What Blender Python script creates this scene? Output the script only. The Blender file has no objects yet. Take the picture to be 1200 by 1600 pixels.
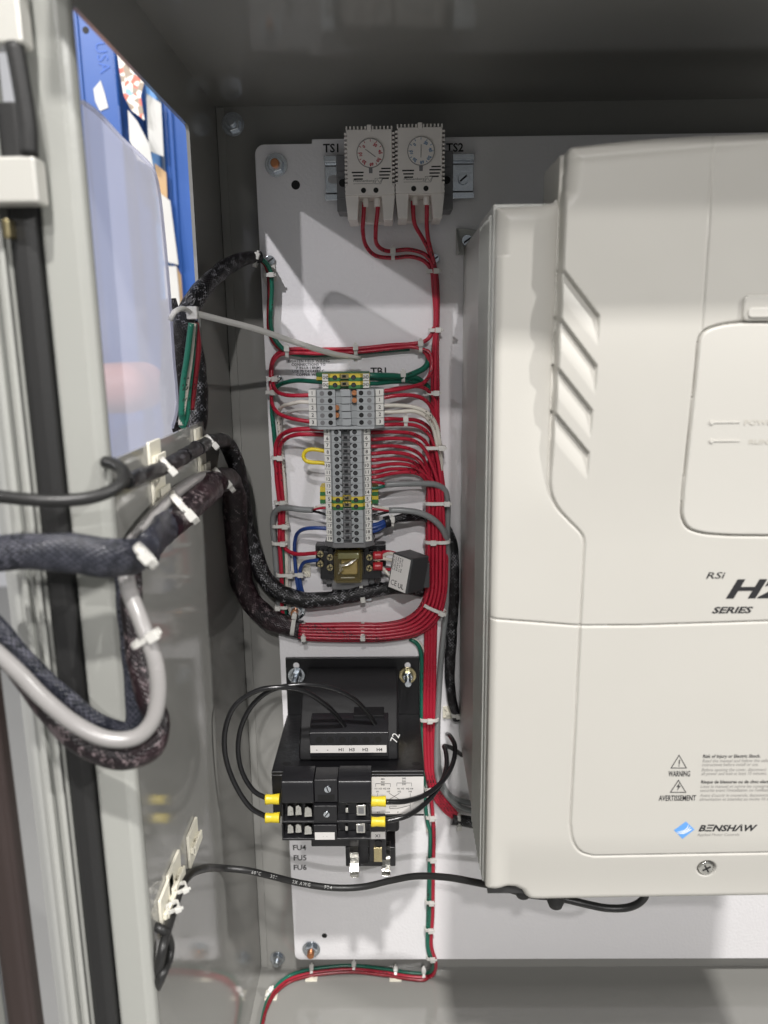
import bpy, bmesh, math, random
import numpy as np
from mathutils import Vector, Matrix
random.seed(7)
SC = bpy.context.scene
COL = SC.collection
# ------------------------------------------------------------------ camera
F, PITCH, YAW, ROLL, DIST = 1230., .2157, -.0119, .0122, 610.
_f = Vector((math.sin(YAW)*math.cos(PITCH), math.cos(YAW)*math.cos(PITCH), -math.sin(PITCH)))
_r = _f.cross(Vector((0, 0, 1))).normalized()
_d = _f.cross(_r)
CR = _r*math.cos(ROLL)+_d*math.sin(ROLL)
CD = -_r*math.sin(ROLL)+_d*math.cos(ROLL)
cam_d = bpy.data.cameras.new('camera'); cam = bpy.data.objects.new('camera', cam_d); COL.objects.link(cam)
cam_d.sensor_fit = 'VERTICAL'; cam_d.sensor_height = 36; cam_d.lens = F/1600*36
cam_d.clip_start = .01; cam_d.clip_end = 50
M3 = Matrix((CR, -CD, -_f)).transposed()
cam.matrix_world = Matrix.Translation((0, -DIST/1000, 0)) @ M3.to_4x4()
cam_d.dof.use_dof = True; cam_d.dof.focus_distance = .56; cam_d.dof.aperture_fstop = cam_d.lens/4.2
SC.camera = cam
# ------------------------------------------------------------------ world, lamps, exposure
wd = bpy.data.worlds.new('World'); SC.world = wd; wd.use_nodes = True
wd.node_tree.nodes['Background'].inputs[0].default_value = (.93, .96, 1, 1)
wd.node_tree.nodes['Background'].inputs[1].default_value = .19
def lamp(name, direction, dist, size, power, color, target=(0, 0, -.15)):
    l = bpy.data.lights.new(name, 'AREA'); l.shape = 'RECTANGLE'; l.size = size[0]; l.size_y = size[1]
    l.energy = power; l.color = color
    o = bpy.data.objects.new(name, l); COL.objects.link(o)
    d = Vector(direction).normalized()
    o.location = Vector(target)-d*dist
    o.rotation_euler = d.to_track_quat('-Z', 'Y').to_euler()
    return o
lamp('ceiling_or_fill_lamp', (-.05, .72, -1), 3.2, (.14, .1), 99, (1, .97, .94))
lamp('ceiling_or_fill_lamp', (-.05, 1, -.5), 4.5, (.07, .06), 50, (1, .97, .96))
lamp('ceiling_or_fill_lamp', (0, 1, -.74), 4.0, (.1, .07), 36, (1, .97, .95))
lamp('ceiling_or_fill_lamp', (.57, 1, -.87), 4.5, (.08, .06), 122, (1, .97, .99))
lamp('ceiling_or_fill_lamp', (.95, 1, -.68), 4.5, (.08, .06), 58, (1, .97, .98))
lamp('ceiling_or_fill_lamp', (-1, .6, -.6), 4.5, (.12, .1), 110, (1, .98, .95))
lamp('ceiling_or_fill_lamp', (1, .25, -.5), 3.0, (.2, .15), 17, (1, .98, .98), target=(-.13, -.16, 0))  # fill lamp added outside the opening to brighten the pouch
SC.view_settings.view_transform = 'Standard'; SC.view_settings.look = 'None'
SC.view_settings.exposure = 0; SC.view_settings.gamma = 1; SC.view_settings.use_curve_mapping = False
SC.render.engine = 'CYCLES'; SC.cycles.max_bounces = 8; SC.cycles.transparent_max_bounces = 12
SC.cycles.caustics_reflective = False; SC.cycles.caustics_refractive = False
# ------------------------------------------------------------------ reading positions off the photo onto real planes (mm)
def ray(u, v): return _f+CR*((u-600)/F)+CD*((v-800)/F)
def P(u, v, h=0.):
    d = ray(u, v); t = (DIST-h)/d.y; return (d.x*t, h, d.z*t)      # (x, height off plate, z)
def PX(u, v, X):
    d = ray(u, v); t = X/d.x; return (X, DIST-d.y*t, d.z*t)
def PZ(u, v, Z):
    d = ray(u, v); t = Z/d.z; return (d.x*t, DIST-d.y*t, Z)
def V(p): return Vector((p[0]*.001, -p[1]*.001, p[2]*.001))
# ------------------------------------------------------------------ materials
MATS = {}
def mat(name, col, rough=.5, metal=0., bump=0., bscale=200., var=0., vscale=30., spec=.5, coat=0., trans=0., alpha=1., det=3.):
    if name in MATS: return MATS[name]
    m = bpy.data.materials.new(name); m.use_nodes = True; nt = m.node_tree; b = nt.nodes['Principled BSDF']
    b.inputs['Base Color'].default_value = (*col, 1); b.inputs['Roughness'].default_value = rough
    b.inputs['Metallic'].default_value = metal; b.inputs['Specular IOR Level'].default_value = spec
    b.inputs['Coat Weight'].default_value = coat; b.inputs['Coat Roughness'].default_value = .08
    b.inputs['Transmission Weight'].default_value = trans; b.inputs['Alpha'].default_value = alpha
    tc = nt.nodes.new('ShaderNodeTexCoord')
    if bump:
        n = nt.nodes.new('ShaderNodeTexNoise'); n.inputs['Scale'].default_value = bscale; n.inputs['Detail'].default_value = det
        nt.links.new(tc.outputs['Object'], n.inputs['Vector'])
        bp = nt.nodes.new('ShaderNodeBump'); bp.inputs['Strength'].default_value = bump; bp.inputs['Distance'].default_value = .001
        nt.links.new(n.outputs['Fac'], bp.inputs['Height']); nt.links.new(bp.outputs['Normal'], b.inputs['Normal'])
    if var:
        n = nt.nodes.new('ShaderNodeTexNoise'); n.inputs['Scale'].default_value = vscale; n.inputs['Detail'].default_value = 6
        nt.links.new(tc.outputs['Object'], n.inputs['Vector'])
        mx = nt.nodes.new('ShaderNodeMix'); mx.data_type = 'RGBA'
        mx.inputs[6].default_value = (*[c*(1-var) for c in col], 1); mx.inputs[7].default_value = (*[min(1, c*(1+var)) for c in col], 1)
        nt.links.new(n.outputs['Fac'], mx.inputs[0]); nt.links.new(mx.outputs[2], b.inputs['Base Color'])
        mr = nt.nodes.new('ShaderNodeMapRange'); mr.inputs[3].default_value = rough*.7; mr.inputs[4].default_value = rough*1.3
        nt.links.new(n.outputs['Fac'], mr.inputs[0]); nt.links.new(mr.outputs[0], b.inputs['Roughness'])
    MATS[name] = m; return m
PLATE = mat('white_powder_coat', (.82, .81, .825), .2, bump=.25, bscale=420, var=.02, vscale=12, det=1)
PAINT = mat('grey_enclosure_paint', (.27, .268, .252), .1, bump=.02, bscale=90, var=.02, vscale=9, det=1)
PAINTD = mat('grey_edge_paint', (.37, .375, .35), .3, bump=.06, bscale=200, var=.04, vscale=14)
CREAM = mat('cream_plastic', (.495, .482, .445), .42, bump=.05, bscale=1500, var=.015, vscale=25, spec=.4)
CREAML = mat('pale_cream_plastic', (.525, .512, .475), .4, bump=.05, bscale=1500, spec=.4)
SINK = mat('grey_cast_metal', (.47, .475, .45), .4, .12, bump=.1, bscale=300, var=.06)
THERM = mat('warm_grey_plastic', (.77, .73, .69), .5, bump=.04, bscale=900, var=.03)
GREY = mat('terminal_grey_plastic', (.36, .38, .39), .45, var=.05, vscale=80)
SCRD = mat('dull_screw', (.07, .07, .075), .4, .7)
GREYD = mat('mid_grey_plastic', (.17, .17, .175), .5, var=.06, vscale=60)
TAG = mat('tag_white_plastic', (.80, .79, .75), .45, var=.03, vscale=60)
BLACK = mat('black_plastic', (.012, .012, .014), .32, bump=.08, bscale=500, var=.2)
BLACKG = mat('black_gloss_paint', (.005, .005, .006), .38, bump=.2, bscale=260, var=.2, vscale=40)
HOLE = mat('dark_hole', (.006, .006, .006), .7)  # near-black, paints the dark inside of holes and slots on flat pieces
RUBBER = mat('black_rubber', (.016, .016, .016), .55, bump=.1, bscale=600)
BROWNR = mat('brown_black_rubber', (.035, .024, .022), .5, bump=.1, bscale=300, var=.3, vscale=8)
ZINC = mat('zinc_plate', (.62, .66, .70), .22, 1., bump=.08, bscale=300, var=.12, vscale=120)
CHROME = mat('bright_metal', (.66, .65, .61), .2, 1., bump=.25, bscale=500, var=.2, vscale=150)
NICK = mat('nickel_paint', (.62, .61, .57), .3, .25)
COPPER = mat('copper', (.62, .27, .13), .35, 1., bump=.2, bscale=600)
BRASSZ = mat('yellow_zinc', (.55, .47, .27), .28, 1., var=.2, vscale=100)
INK = mat('black_ink', (.018, .018, .02), .5)
INKW = mat('white_ink', (.8, .8, .78), .5)
INKR = mat('red_ink', (.45, .03, .05), .5)
INKB = mat('blue_ink', (.10, .22, .38), .5)
INKG = mat('grey_ink', (.25, .24, .23), .5)
LOGO = mat('logo_blue', (.12, .33, .72), .4)
NYLON = mat('natural_nylon', (.72, .71, .67), .35, spec=.5, trans=.15)
MOUNT = mat('ivory_plastic', (.76, .73, .62), .45, var=.04, vscale=80)
YEL = mat('yellow_vinyl', (.75, .58, .03), .33, bump=.15, bscale=400, var=.06, vscale=90)
GREEN = mat('green_plastic', (.03, .16, .05), .45)
YELB = mat('yellow_plastic', (.62, .48, .05), .45)
AMBER = mat('amber_clear_plastic', (.46, .34, .06), .08, spec=.6, alpha=.13)
LABEL = mat('label_paper', (.72, .70, .68), .45, var=.02)
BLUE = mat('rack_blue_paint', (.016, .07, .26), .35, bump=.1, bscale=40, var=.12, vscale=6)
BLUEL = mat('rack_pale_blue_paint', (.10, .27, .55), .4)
CARD = mat('brown_cardboard', (.42, .28, .15), .8, var=.1)
PAPER = mat('white_paper', (.46, .46, .44), .7, var=.15, vscale=25)
REDREF = mat('red_reflection_tint', (.52, .24, .19), .5)  # tint of the added block behind the pouch
WFL = mat('concrete_floor', (.28, .28, .27), .5, var=.1, vscale=3)
WWALL = mat('pale_workshop_wall', (.55, .56, .58), .7, var=.04, vscale=3)
SEAM = mat('seam_shadow_gap', (.10, .095, .085), .8)
def wire_mat(name, col, mark=True, markcol=None, rough=.3):
    """insulation with a faint printed legend running along it (marks laid out in the wire's own UVs)"""
    m = mat(name, col, rough, bump=.08, bscale=300, var=.07, vscale=60, spec=.45)
    nt = m.node_tree; b = nt.nodes['Principled BSDF']
    if mark and 'has' not in m:
        m['has'] = 1
        uv = nt.nodes.new('ShaderNodeUVMap')
        mp = nt.nodes.new('ShaderNodeMapping'); mp.inputs['Scale'].default_value = (900, 700, 1)
        ns = nt.nodes.new('ShaderNodeTexNoise'); ns.inputs['Scale'].default_value = 1; ns.inputs['Detail'].default_value = 0
        nt.links.new(uv.outputs[0], mp.inputs[0]); nt.links.new(mp.outputs[0], ns.inputs['Vector'])
        t1 = nt.nodes.new('ShaderNodeMath'); t1.operation = 'GREATER_THAN'; t1.inputs[1].default_value = .56
        nt.links.new(ns.outputs['Fac'], t1.inputs[0])
        mp2 = nt.nodes.new('ShaderNodeMapping'); mp2.inputs['Scale'].default_value = (250, 22, 1)
        n2 = nt.nodes.new('ShaderNodeTexNoise'); n2.inputs['Scale'].default_value = 1; n2.inputs['Detail'].default_value = 0
        nt.links.new(uv.outputs[0], mp2.inputs[0]); nt.links.new(mp2.outputs[0], n2.inputs['Vector'])
        t2 = nt.nodes.new('ShaderNodeMath'); t2.operation = 'GREATER_THAN'; t2.inputs[1].default_value = .60
        nt.links.new(n2.outputs['Fac'], t2.inputs[0])
        mu = nt.nodes.new('ShaderNodeMath'); mu.operation = 'MULTIPLY'
        nt.links.new(t1.outputs[0], mu.inputs[0]); nt.links.new(t2.outputs[0], mu.inputs[1])
        mx = nt.nodes.new('ShaderNodeMix'); mx.data_type = 'RGBA'; mx.inputs[7].default_value = (*(markcol or (.02, .01, .01)), 1)
        src = b.inputs['Base Color'].links[0].from_socket
        nt.links.new(mu.outputs[0], mx.inputs[0]); nt.links.new(src, mx.inputs[6]); nt.links.new(mx.outputs[2], b.inputs['Base Color'])
    return m
RED = wire_mat('red_wire', (.40, .018, .04))
WHT = wire_mat('white_wire', (.66, .63, .56))
GRN = wire_mat('green_wire', (.012, .13, .085))
BLU = wire_mat('blue_wire', (.02, .055, .22), False)
GRY = wire_mat('grey_cable', (.21, .22, .22), False, rough=.35)
LGRY = wire_mat('pale_grey_cable', (.29, .28, .275), False, rough=.25)
BLK = wire_mat('black_wire', (.012, .012, .013), False, rough=.22)
BLKC = wire_mat('black_cable', (.018, .018, .018), False, rough=.4)
def braid(name, c0, c1, k=1.0, thr=.35, under=(.01, .008, .01)):
    m = bpy.data.materials.new(name); m.use_nodes = True; nt = m.node_tree; b = nt.nodes['Principled BSDF']; L = nt.links.new
    uv = nt.nodes.new('ShaderNodeUVMap'); sp = nt.nodes.new('ShaderNodeSeparateXYZ'); L(uv.outputs[0], sp.inputs[0])
    def M(op, a, c=None):
        n = nt.nodes.new('ShaderNodeMath'); n.operation = op
        for i, q in enumerate((a, c)):
            if q is None: continue
            if isinstance(q, (int, float)): n.inputs[i].default_value = q
            else: L(q, n.inputs[i])
        return n.outputs[0]
    f = 2*math.pi*k/.0028
    x = M('MULTIPLY', sp.outputs[0], f); y = M('MULTIPLY', sp.outputs[1], f*.8)
    a = M('SINE', M('ADD', x, y)); c = M('SINE', M('SUBTRACT', x, y))
    h = M('MAXIMUM', a, c)
    ns = nt.nodes.new('ShaderNodeTexNoise'); ns.inputs['Scale'].default_value = 260; ns.inputs['Detail'].default_value = 3
    n2 = nt.nodes.new('ShaderNodeTexNoise'); n2.inputs['Scale'].default_value = 30
    tc = nt.nodes.new('ShaderNodeTexCoord'); L(tc.outputs['Object'], ns.inputs['Vector']); L(tc.outputs['Object'], n2.inputs['Vector'])
    g = M('GREATER_THAN', M('ADD', h, M('MULTIPLY', M('SUBTRACT', ns.outputs['Fac'], .5), 1.7)), thr)
    mx = nt.nodes.new('ShaderNodeMix'); mx.data_type = 'RGBA'; mx.inputs[6].default_value = (*c0, 1); mx.inputs[7].default_value = (*c1, 1)
    L(g, mx.inputs[0])
    m2 = nt.nodes.new('ShaderNodeMix'); m2.data_type = 'RGBA'; m2.inputs[7].default_value = (*under, 1)
    L(mx.outputs[2], m2.inputs[6]); L(M('MULTIPLY', M('GREATER_THAN', n2.outputs['Fac'], .5), .6), m2.inputs[0])
    L(m2.outputs[2], b.inputs['Base Color'])
    b.inputs['Roughness'].default_value = .34
    bp = nt.nodes.new('ShaderNodeBump'); bp.inputs['Strength'].default_value = .5; bp.inputs['Distance'].default_value = .0003
    L(h, bp.inputs['Height']); L(bp.outputs['Normal'], b.inputs['Normal'])
    return m
BRAID = braid('black_braid', (.004, .004, .005), (.30, .30, .32), 1.25, 1.05)
BRAIDM = braid('black_and_maroon_braid', (.008, .004, .006), (.28, .22, .23), 1.25, 1.05, (.016, .004, .007))
BRAIDF = braid('blue_black_braid', (.010, .012, .018), (.11, .11, .14), 1.1, .9, (.02, .022, .032))
# translucent pouch
POUCH = bpy.data.materials.new('cloudy_clear_plastic'); POUCH.use_nodes = True
def _p():
    nt = POUCH.node_tree; nt.nodes.clear(); L = nt.links.new
    o = nt.nodes.new('ShaderNodeOutputMaterial'); tr = nt.nodes.new('ShaderNodeBsdfTransparent'); tr.inputs[0].default_value = (.95, .95, 1, 1)
    df = nt.nodes.new('ShaderNodeBsdfDiffuse'); df.inputs[0].default_value = (.8, .81, .88, 1)
    tl = nt.nodes.new('ShaderNodeBsdfTranslucent'); tl.inputs[0].default_value = (.85, .86, .95, 1)
    gl = nt.nodes.new('ShaderNodeBsdfGlossy'); gl.inputs['Roughness'].default_value = .16
    ns = nt.nodes.new('ShaderNodeTexNoise'); ns.inputs['Scale'].default_value = 14; ns.inputs['Detail'].default_value = 2
    tc = nt.nodes.new('ShaderNodeTexCoord'); mp = nt.nodes.new('ShaderNodeMapping'); mp.inputs['Scale'].default_value = (1, 2.2, .35)
    L(tc.outputs['Object'], mp.inputs[0]); L(mp.outputs[0], ns.inputs['Vector'])
    bp = nt.nodes.new('ShaderNodeBump'); bp.inputs['Strength'].default_value = .12; bp.inputs['Distance'].default_value = .01
    L(ns.outputs['Fac'], bp.inputs['Height']); L(bp.outputs[0], gl.inputs['Normal']); L(bp.outputs[0], df.inputs['Normal'])
    a = nt.nodes.new('ShaderNodeMixShader'); a.inputs[0].default_value = .8; L(df.outputs[0], a.inputs[1]); L(tl.outputs[0], a.inputs[2])
    c = nt.nodes.new('ShaderNodeMixShader'); c.inputs[0].default_value = .72; L(tr.outputs[0], c.inputs[1]); L(a.outputs[0], c.inputs[2])
    e = nt.nodes.new('ShaderNodeMixShader'); fr = nt.nodes.new('ShaderNodeFresnel'); fr.inputs[0].default_value = 1.5; L(bp.outputs[0], fr.inputs['Normal'])
    e.inputs[0].default_value = .1; L(c.outputs[0], e.inputs[1]); L(gl.outputs[0], e.inputs[2]); L(e.outputs[0], o.inputs[0])
_p()
# ------------------------------------------------------------------ builders
def obj(name, bm, m, parent=None, smooth=False, bev=0., segs=2, label=None):
    me = bpy.data.meshes.new(name)
    if isinstance(bm, bmesh.types.BMesh):
        bmesh.ops.recalc_face_normals(bm, faces=bm.faces); bm.to_mesh(me); bm.free()
    else: me = bm
    for q in (m if isinstance(m, (list, tuple)) else [m]): me.materials.append(q)
    if smooth: me.polygons.foreach_set('use_smooth', [True]*len(me.polygons))
    o = bpy.data.objects.new(name, me); COL.objects.link(o)
    if parent: o.parent = parent; o.matrix_parent_inverse = Matrix.Translation(-Vector(parent.location))
    if bev:
        md = o.modifiers.new('bevel', 'BEVEL'); md.width = bev*.001; md.segments = segs; md.limit_method = 'ANGLE'; md.angle_limit = .6
        me.polygons.foreach_set('use_smooth', [True]*len(me.polygons)); md.harden_normals = True
    if label: o['label'] = label
    return o
def thing(name, label, cat, at=(0, 0, 0), group=None):
    o = bpy.data.objects.new(name, None); COL.objects.link(o); o.location = V(at); o.empty_display_size = .01
    return tag(o, label, cat, group)
def tag(o, label, cat, group=None, kind=None):
    o['label'] = label; o['category'] = cat
    if group: o['group'] = group
    if kind: o['kind'] = kind
    return o
def B(): return bmesh.new()
def box(bm, x0, x1, h0, h1, z0, z1):
    vs = [bm.verts.new(V((x, h, z))) for x in (x0, x1) for h in (h0, h1) for z in (z0, z1)]
    for f in ((0, 1, 3, 2), (4, 6, 7, 5), (0, 4, 5, 1), (2, 3, 7, 6), (0, 2, 6, 4), (1, 5, 7, 3)): bm.faces.new([vs[i] for i in f])
    return bm
def pbox(bm, u0, v0, u1, v1, h0, h1):
    um, vm = (u0+u1)/2, (v0+v1)/2
    return box(bm, P(u0, vm, h1)[0], P(u1, vm, h1)[0], h0, h1, P(um, v1, h1)[2], P(um, v0, h1)[2])
def prism(bm, pts, a, b, mode='xz'):
    """pts polygon; mode xz: extruded over height a..b; xh: extruded over z a..b; hz: extruded over x a..b"""
    def q(p, t): return V({'xz': (p[0], t, p[1]), 'xh': (p[0], p[1], t), 'hz': (t, p[0], p[1])}[mode])
    lo = [bm.verts.new(q(p, a)) for p in pts]; hi = [bm.verts.new(q(p, b)) for p in pts]
    n = len(pts); bm.faces.new(lo); bm.faces.new(hi[::-1])
    for i in range(n): bm.faces.new([lo[i], lo[(i+1) % n], hi[(i+1) % n], hi[i]])
    return bm
def disc(bm, x, z, r, h0, h1, n=20, rx=None, ax='h'):
    rx = rx or r
    if ax == 'h': return prism(bm, [(x+rx*math.cos(2*math.pi*i/n), z+r*math.sin(2*math.pi*i/n)) for i in range(n)], h0, h1)
    return prism(bm, [(x+rx*math.cos(2*math.pi*i/n), z+r*math.sin(2*math.pi*i/n)) for i in range(n)], h0, h1, 'hz')
def ring(bm, x, z, r0, r1, h0, h1, n=24):
    c = [(math.cos(2*math.pi*i/n), math.sin(2*math.pi*i/n)) for i in range(n)]
    vv = [[bm.verts.new(V((x+r*a, h, z+r*b))) for a, b in c] for r, h in ((r0, h0), (r1, h0), (r1, h1), (r0, h1))]
    for i in range(n):
        j = (i+1) % n
        for k in range(4): bm.faces.new([vv[k][i], vv[k][j], vv[(k+1) % 4][j], vv[(k+1) % 4][i]])
    return bm
def rrect(x0, x1, z0, z1, r, n=6):
    out = []
    for cx, cz, a in ((x1-r, z1-r, 0), (x0+r, z1-r, 90), (x0+r, z0+r, 180), (x1-r, z0+r, 270)):
        for i in range(n+1):
            t = math.radians(a+90*i/n); out.append((cx+r*math.cos(t), cz+r*math.sin(t)))
    return out
def text(name, s, x, z, h, height, m, parent, width=None, shear=0., align='LEFT', bold=0., rot=0., label=None, spacing=1.):
    """flat lettering standing a hair proud of the surface at height h off the plate"""
    cu = bpy.data.curves.new('t', 'FONT'); cu.body = s; cu.size = 1; cu.shear = shear; cu.align_x = 'LEFT'; cu.resolution_u = 2; cu.offset = bold
    cu.space_character = spacing
    to = bpy.data.objects.new('t', cu); me = bpy.data.meshes.new_from_object(to)
    bpy.data.objects.remove(to); bpy.data.curves.remove(cu)
    n = len(me.vertices); co = np.empty(n*3); me.vertices.foreach_get('co', co); co = co.reshape(-1, 3)
    x0, x1 = co[:, 0].min(), co[:, 0].max(); cap = .70
    sy = height/cap; sx = sy if width is None else width/(x1-x0)
    X = (co[:, 0]-x0)*sx; Z = co[:, 1]*sy
    w = (x1-x0)*sx; off = {'LEFT': 0, 'CENTER': -w/2, 'RIGHT': -w}[align]; X = X+off
    c, sn = math.cos(rot), math.sin(rot); X, Z = X*c-Z*sn, X*sn+Z*c
    new = np.stack([(x+X)*.001, np.full(n, -h*.001), (z+Z)*.001], 1)
    me.vertices.foreach_set('co', new.ravel()); me.update()
    return obj(name, me, m, parent, label=label)
def spline(pts, step=2.0):
    p = [Vector(q) for q in pts]
    if len(p) == 2: p = [p[0], p[0].lerp(p[1], .5), p[1]]
    e = [p[0]*2-p[1]]+p+[p[-1]*2-p[-2]]; out = []
    for i in range(1, len(e)-2):
        a, b, c, d = e[i-1:i+3]
        t0 = 0; t1 = max((b-a).length, 1e-6)**.5; t2 = t1+max((c-b).length, 1e-6)**.5; t3 = t2+max((d-c).length, 1e-6)**.5
        n = max(2, int((c-b).length/step))
        for k in range(n):
            t = t1+(t2-t1)*k/n
            A1 = a*((t1-t)/(t1-t0))+b*((t-t0)/(t1-t0)); A2 = b*((t2-t)/(t2-t1))+c*((t-t1)/(t2-t1)); A3 = c*((t3-t)/(t3-t2))+d*((t-t2)/(t3-t2))
            B1 = A1*((t2-t)/(t2-t0))+A2*((t-t0)/(t2-t0)); B2 = A2*((t3-t)/(t3-t1))+A3*((t-t1)/(t3-t1))
            out.append(B1*((t2-t)/(t2-t1))+B2*((t-t1)/(t2-t1)))
    out.append(p[-1]); return out
def tube_mesh(pts, r, nseg=10, flat=1., step=2.0, lump=0., up0=(0, 1, 0)):
    """pts in mm (x,h,z); r number or list per control point; flat: squash of the section towards the plate"""
    P3 = spline(pts, step); n = len(P3)
    if isinstance(r, (list, tuple)):
        cl = np.cumsum([0]+[(Vector(pts[i+1])-Vector(pts[i])).length for i in range(len(pts)-1)])
        dl = np.cumsum([0]+[(P3[i+1]-P3[i]).length for i in range(n-1)]); R = np.interp(dl/dl[-1]*cl[-1], cl, r)
    else: R = np.full(n, float(r))
    bm = bmesh.new(); uvl = bm.loops.layers.uv.new('UVMap'); rings = []; up = Vector(up0); L = 0; ls = []
    ph = random.random()*9
    for i in range(n):
        t = (P3[min(i+1, n-1)]-P3[max(i-1, 0)]).normalized()
        s = t.cross(up)
        if s.length < 1e-3: s = t.cross(Vector((1, 0, 0)))
        s.normalize(); w = s.cross(t).normalized(); up = w if flat == 1. else up
        if i: L += (P3[i]-P3[i-1]).length
        ls.append(L)
        row = []
        for k in range(nseg):
            a = 2*math.pi*k/nseg; rr = R[i]*(1+lump*math.sin(L*.13+ph+2*math.sin(a+ph))*.5+lump*.5*math.sin(L*.31+3*a))
            row.append(bm.verts.new(V(P3[i]+s*math.cos(a)*rr+w*math.sin(a)*rr*flat)))
        rings.append(row)
    circ = 2*math.pi*float(np.mean(R))*.001
    for i in range(n-1):
        for k in range(nseg):
            k2 = (k+1) % nseg
            f = bm.faces.new([rings[i][k], rings[i][k2], rings[i+1][k2], rings[i+1][k]]); f.smooth = True
            for lp, (kk, ii) in zip(f.loops, ((k, i), (k+1, i), (k+1, i+1), (k, i+1))): lp[uvl].uv = (kk/nseg*circ, ls[ii]*.001)
    bm.faces.new(rings[0][::-1]); bm.faces.new(rings[-1])
    return bm
def W(seq):
    """(u, v, h) photo points lifted to height h off the plate -> mm points"""
    return [P(*q) for q in seq]
def wire(name, label, cat, pts, r, m, group=None, **k):
    o = obj(name, tube_mesh(pts, r, **k), m); return tag(o, label, cat, group)
G_RT = 'red wires running from the terminal block into the trunk'
def tie(u, v, h, ang, w, label, group='white cable ties on the wiring', depth=None, head=.55, bw=2.6, pt=None, nrm=(0, 1, 0), hs=1.):
    """ang: photo angle of the bundle direction in degrees (0 = horizontal, 90 = vertical); w: bundle width in mm"""
    c = Vector(pt or P(u, v, h)); a = math.radians(ang); d = Vector((math.cos(a), 0, -math.sin(a))); n = Vector(nrm)
    if nrm != (0, 1, 0): d = (d-n*d.dot(n)).normalized()
    s = d.cross(n).normalized(); dp = depth or max(3.5, w*.6); t = thing('cable_tie', label, 'cable tie', c, group)
    bm = B(); N = 20; prev = None; rows = []
    for i in range(N):
        q = 2*math.pi*i/N; ca, sa = math.cos(q), math.sin(q)
        ex = lambda rr: s*(w/2+rr)*math.copysign(abs(ca)**.6, ca)+n*(dp/2+rr)*math.copysign(abs(sa)**.6, sa)
        rows.append([bm.verts.new(V(c+ex(r_)+d*dd)) for r_, dd in ((.05, -bw/2), (.05, bw/2), (.95, bw/2), (.95, -bw/2))])
    for i in range(N):
        A, C = rows[i], rows[(i+1) % N]
        for k in range(4): bm.faces.new([A[k], A[(k+1) % 4], C[(k+1) % 4], C[k]])
    obj('strap', bm, NYLON, t, smooth=False)
    bm = B(); e = 2.3*hs; cc = c+s*(w/2*head)+n*(dp/2+1.4)
    vs = [bm.verts.new(V(cc+s*a1*e+n*b1*1.5*hs+d*c1*e*.85)) for a1 in (-1, 1) for b1 in (-1, 1) for c1 in (-1, 1)]
    for f in ((0, 1, 3, 2), (4, 6, 7, 5), (0, 4, 5, 1), (2, 3, 7, 6), (0, 2, 6, 4), (1, 5, 7, 3)): bm.faces.new([vs[i] for i in f])
    e2 = cc+s*e; bm2 = bm
    vs = [bm.verts.new(V(e2+s*a1+n*b1*.5+d*c1*.9)) for a1 in (-.2, 1.6*hs) for b1 in (-1, 1) for c1 in (-1, 1)]
    for f in ((0, 1, 3, 2), (4, 6, 7, 5), (0, 4, 5, 1), (2, 3, 7, 6), (0, 2, 6, 4), (1, 5, 7, 3)): bm.faces.new([vs[i] for i in f])
    obj('head', bm, NYLON, t, bev=.4)
    return t
def screwhead(parent, x, z, h, r, m=ZINC, slot='line', ang=.6):
    bm = disc(B(), x, z, r, h-1, h+.8, 18); s = obj('screw', bm, m, parent, bev=.25)
    bm = B(); c, sn = math.cos(ang), math.sin(ang)
    for (c, sn) in ([(c, sn)] if slot == 'line' else [(c, sn), (-sn, c)]):
        a, b = r*.8, r*.16
        prism(bm, [(x+c*a-sn*b, z+sn*a+c*b), (x-c*a-sn*b, z-sn*a+c*b), (x-c*a+sn*b, z-sn*a-c*b), (x+c*a+sn*b, z+sn*a-c*b)], h+.7, h+.86+(0 if (c, sn)[0] == c else 0)+(.02 if sn > c else 0))
    obj('slot', bm, HOLE, s)
    return s
XW, ZT, ZF, HB = -128., 169., -575., -20.     # left wall plane, roof, floor, back wall
# ================================================================== ENCLOSURE
cab = thing('electrical_enclosure', 'open grey painted steel enclosure around the mounting plate, seen from its door side', 'enclosure', (0, HB, ZF))
bm = B(); box(bm, XW-2, 440, HB-3, HB, ZF-2, ZT+2); obj('back_wall', bm, PAINT, cab)
# side wall with the big opening
bm = B()
OZ0, OZ1, OH0, OH1 = -52.5, 134.5, 67., 255.3
outer = [(HB, ZF), (256, ZF), (256, ZT), (HB, ZT)]
inner = rrect(OH0, OH1, OZ0, OZ1, 3.5, 4)
def wallring(bm, x0, x1):
    # quads between the outer rectangle and the inner rounded rectangle, split by corner
    oc = {0: (256, ZT), 1: (HB, ZT), 2: (HB, ZF), 3: (256, ZF)}
    n = 5; L = {}
    for x in (x0, x1):
        iv = [bm.verts.new(V((x, p[0], p[1]))) for p in inner]; ov = [bm.verts.new(V((x, *oc[k]))) for k in range(4)]
        for k in range(4):
            for i in range(4): bm.faces.new([ov[k], iv[k*5+i], iv[k*5+i+1]])
            bm.faces.new([ov[k], iv[k*5+4], iv[(k*5+5) % 20], ov[(k+1) % 4]])
        L[x] = (iv, ov)
    a, b = L[x0], L[x1]
    for g in (0, 1):
        m = len(a[g])
        for i in range(m): bm.faces.new([a[g][i], a[g][(i+1) % m], b[g][(i+1) % m], b[g][i]])
wallring(bm, XW-2.2, XW); sw = obj('side_wall', bm, PAINT, cab)
bm = B(); prism(bm, [(XW-2, ZT), (440, ZT), (440, ZT+2.5), (XW-2, ZT+2.5)], HB, 311.5); obj('top_panel', bm, PAINT, cab)
bm = B(); box(bm, XW-2, 440, HB, 300, ZF-2.5, ZF); obj('bottom_panel', bm, PAINT, cab)
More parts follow.
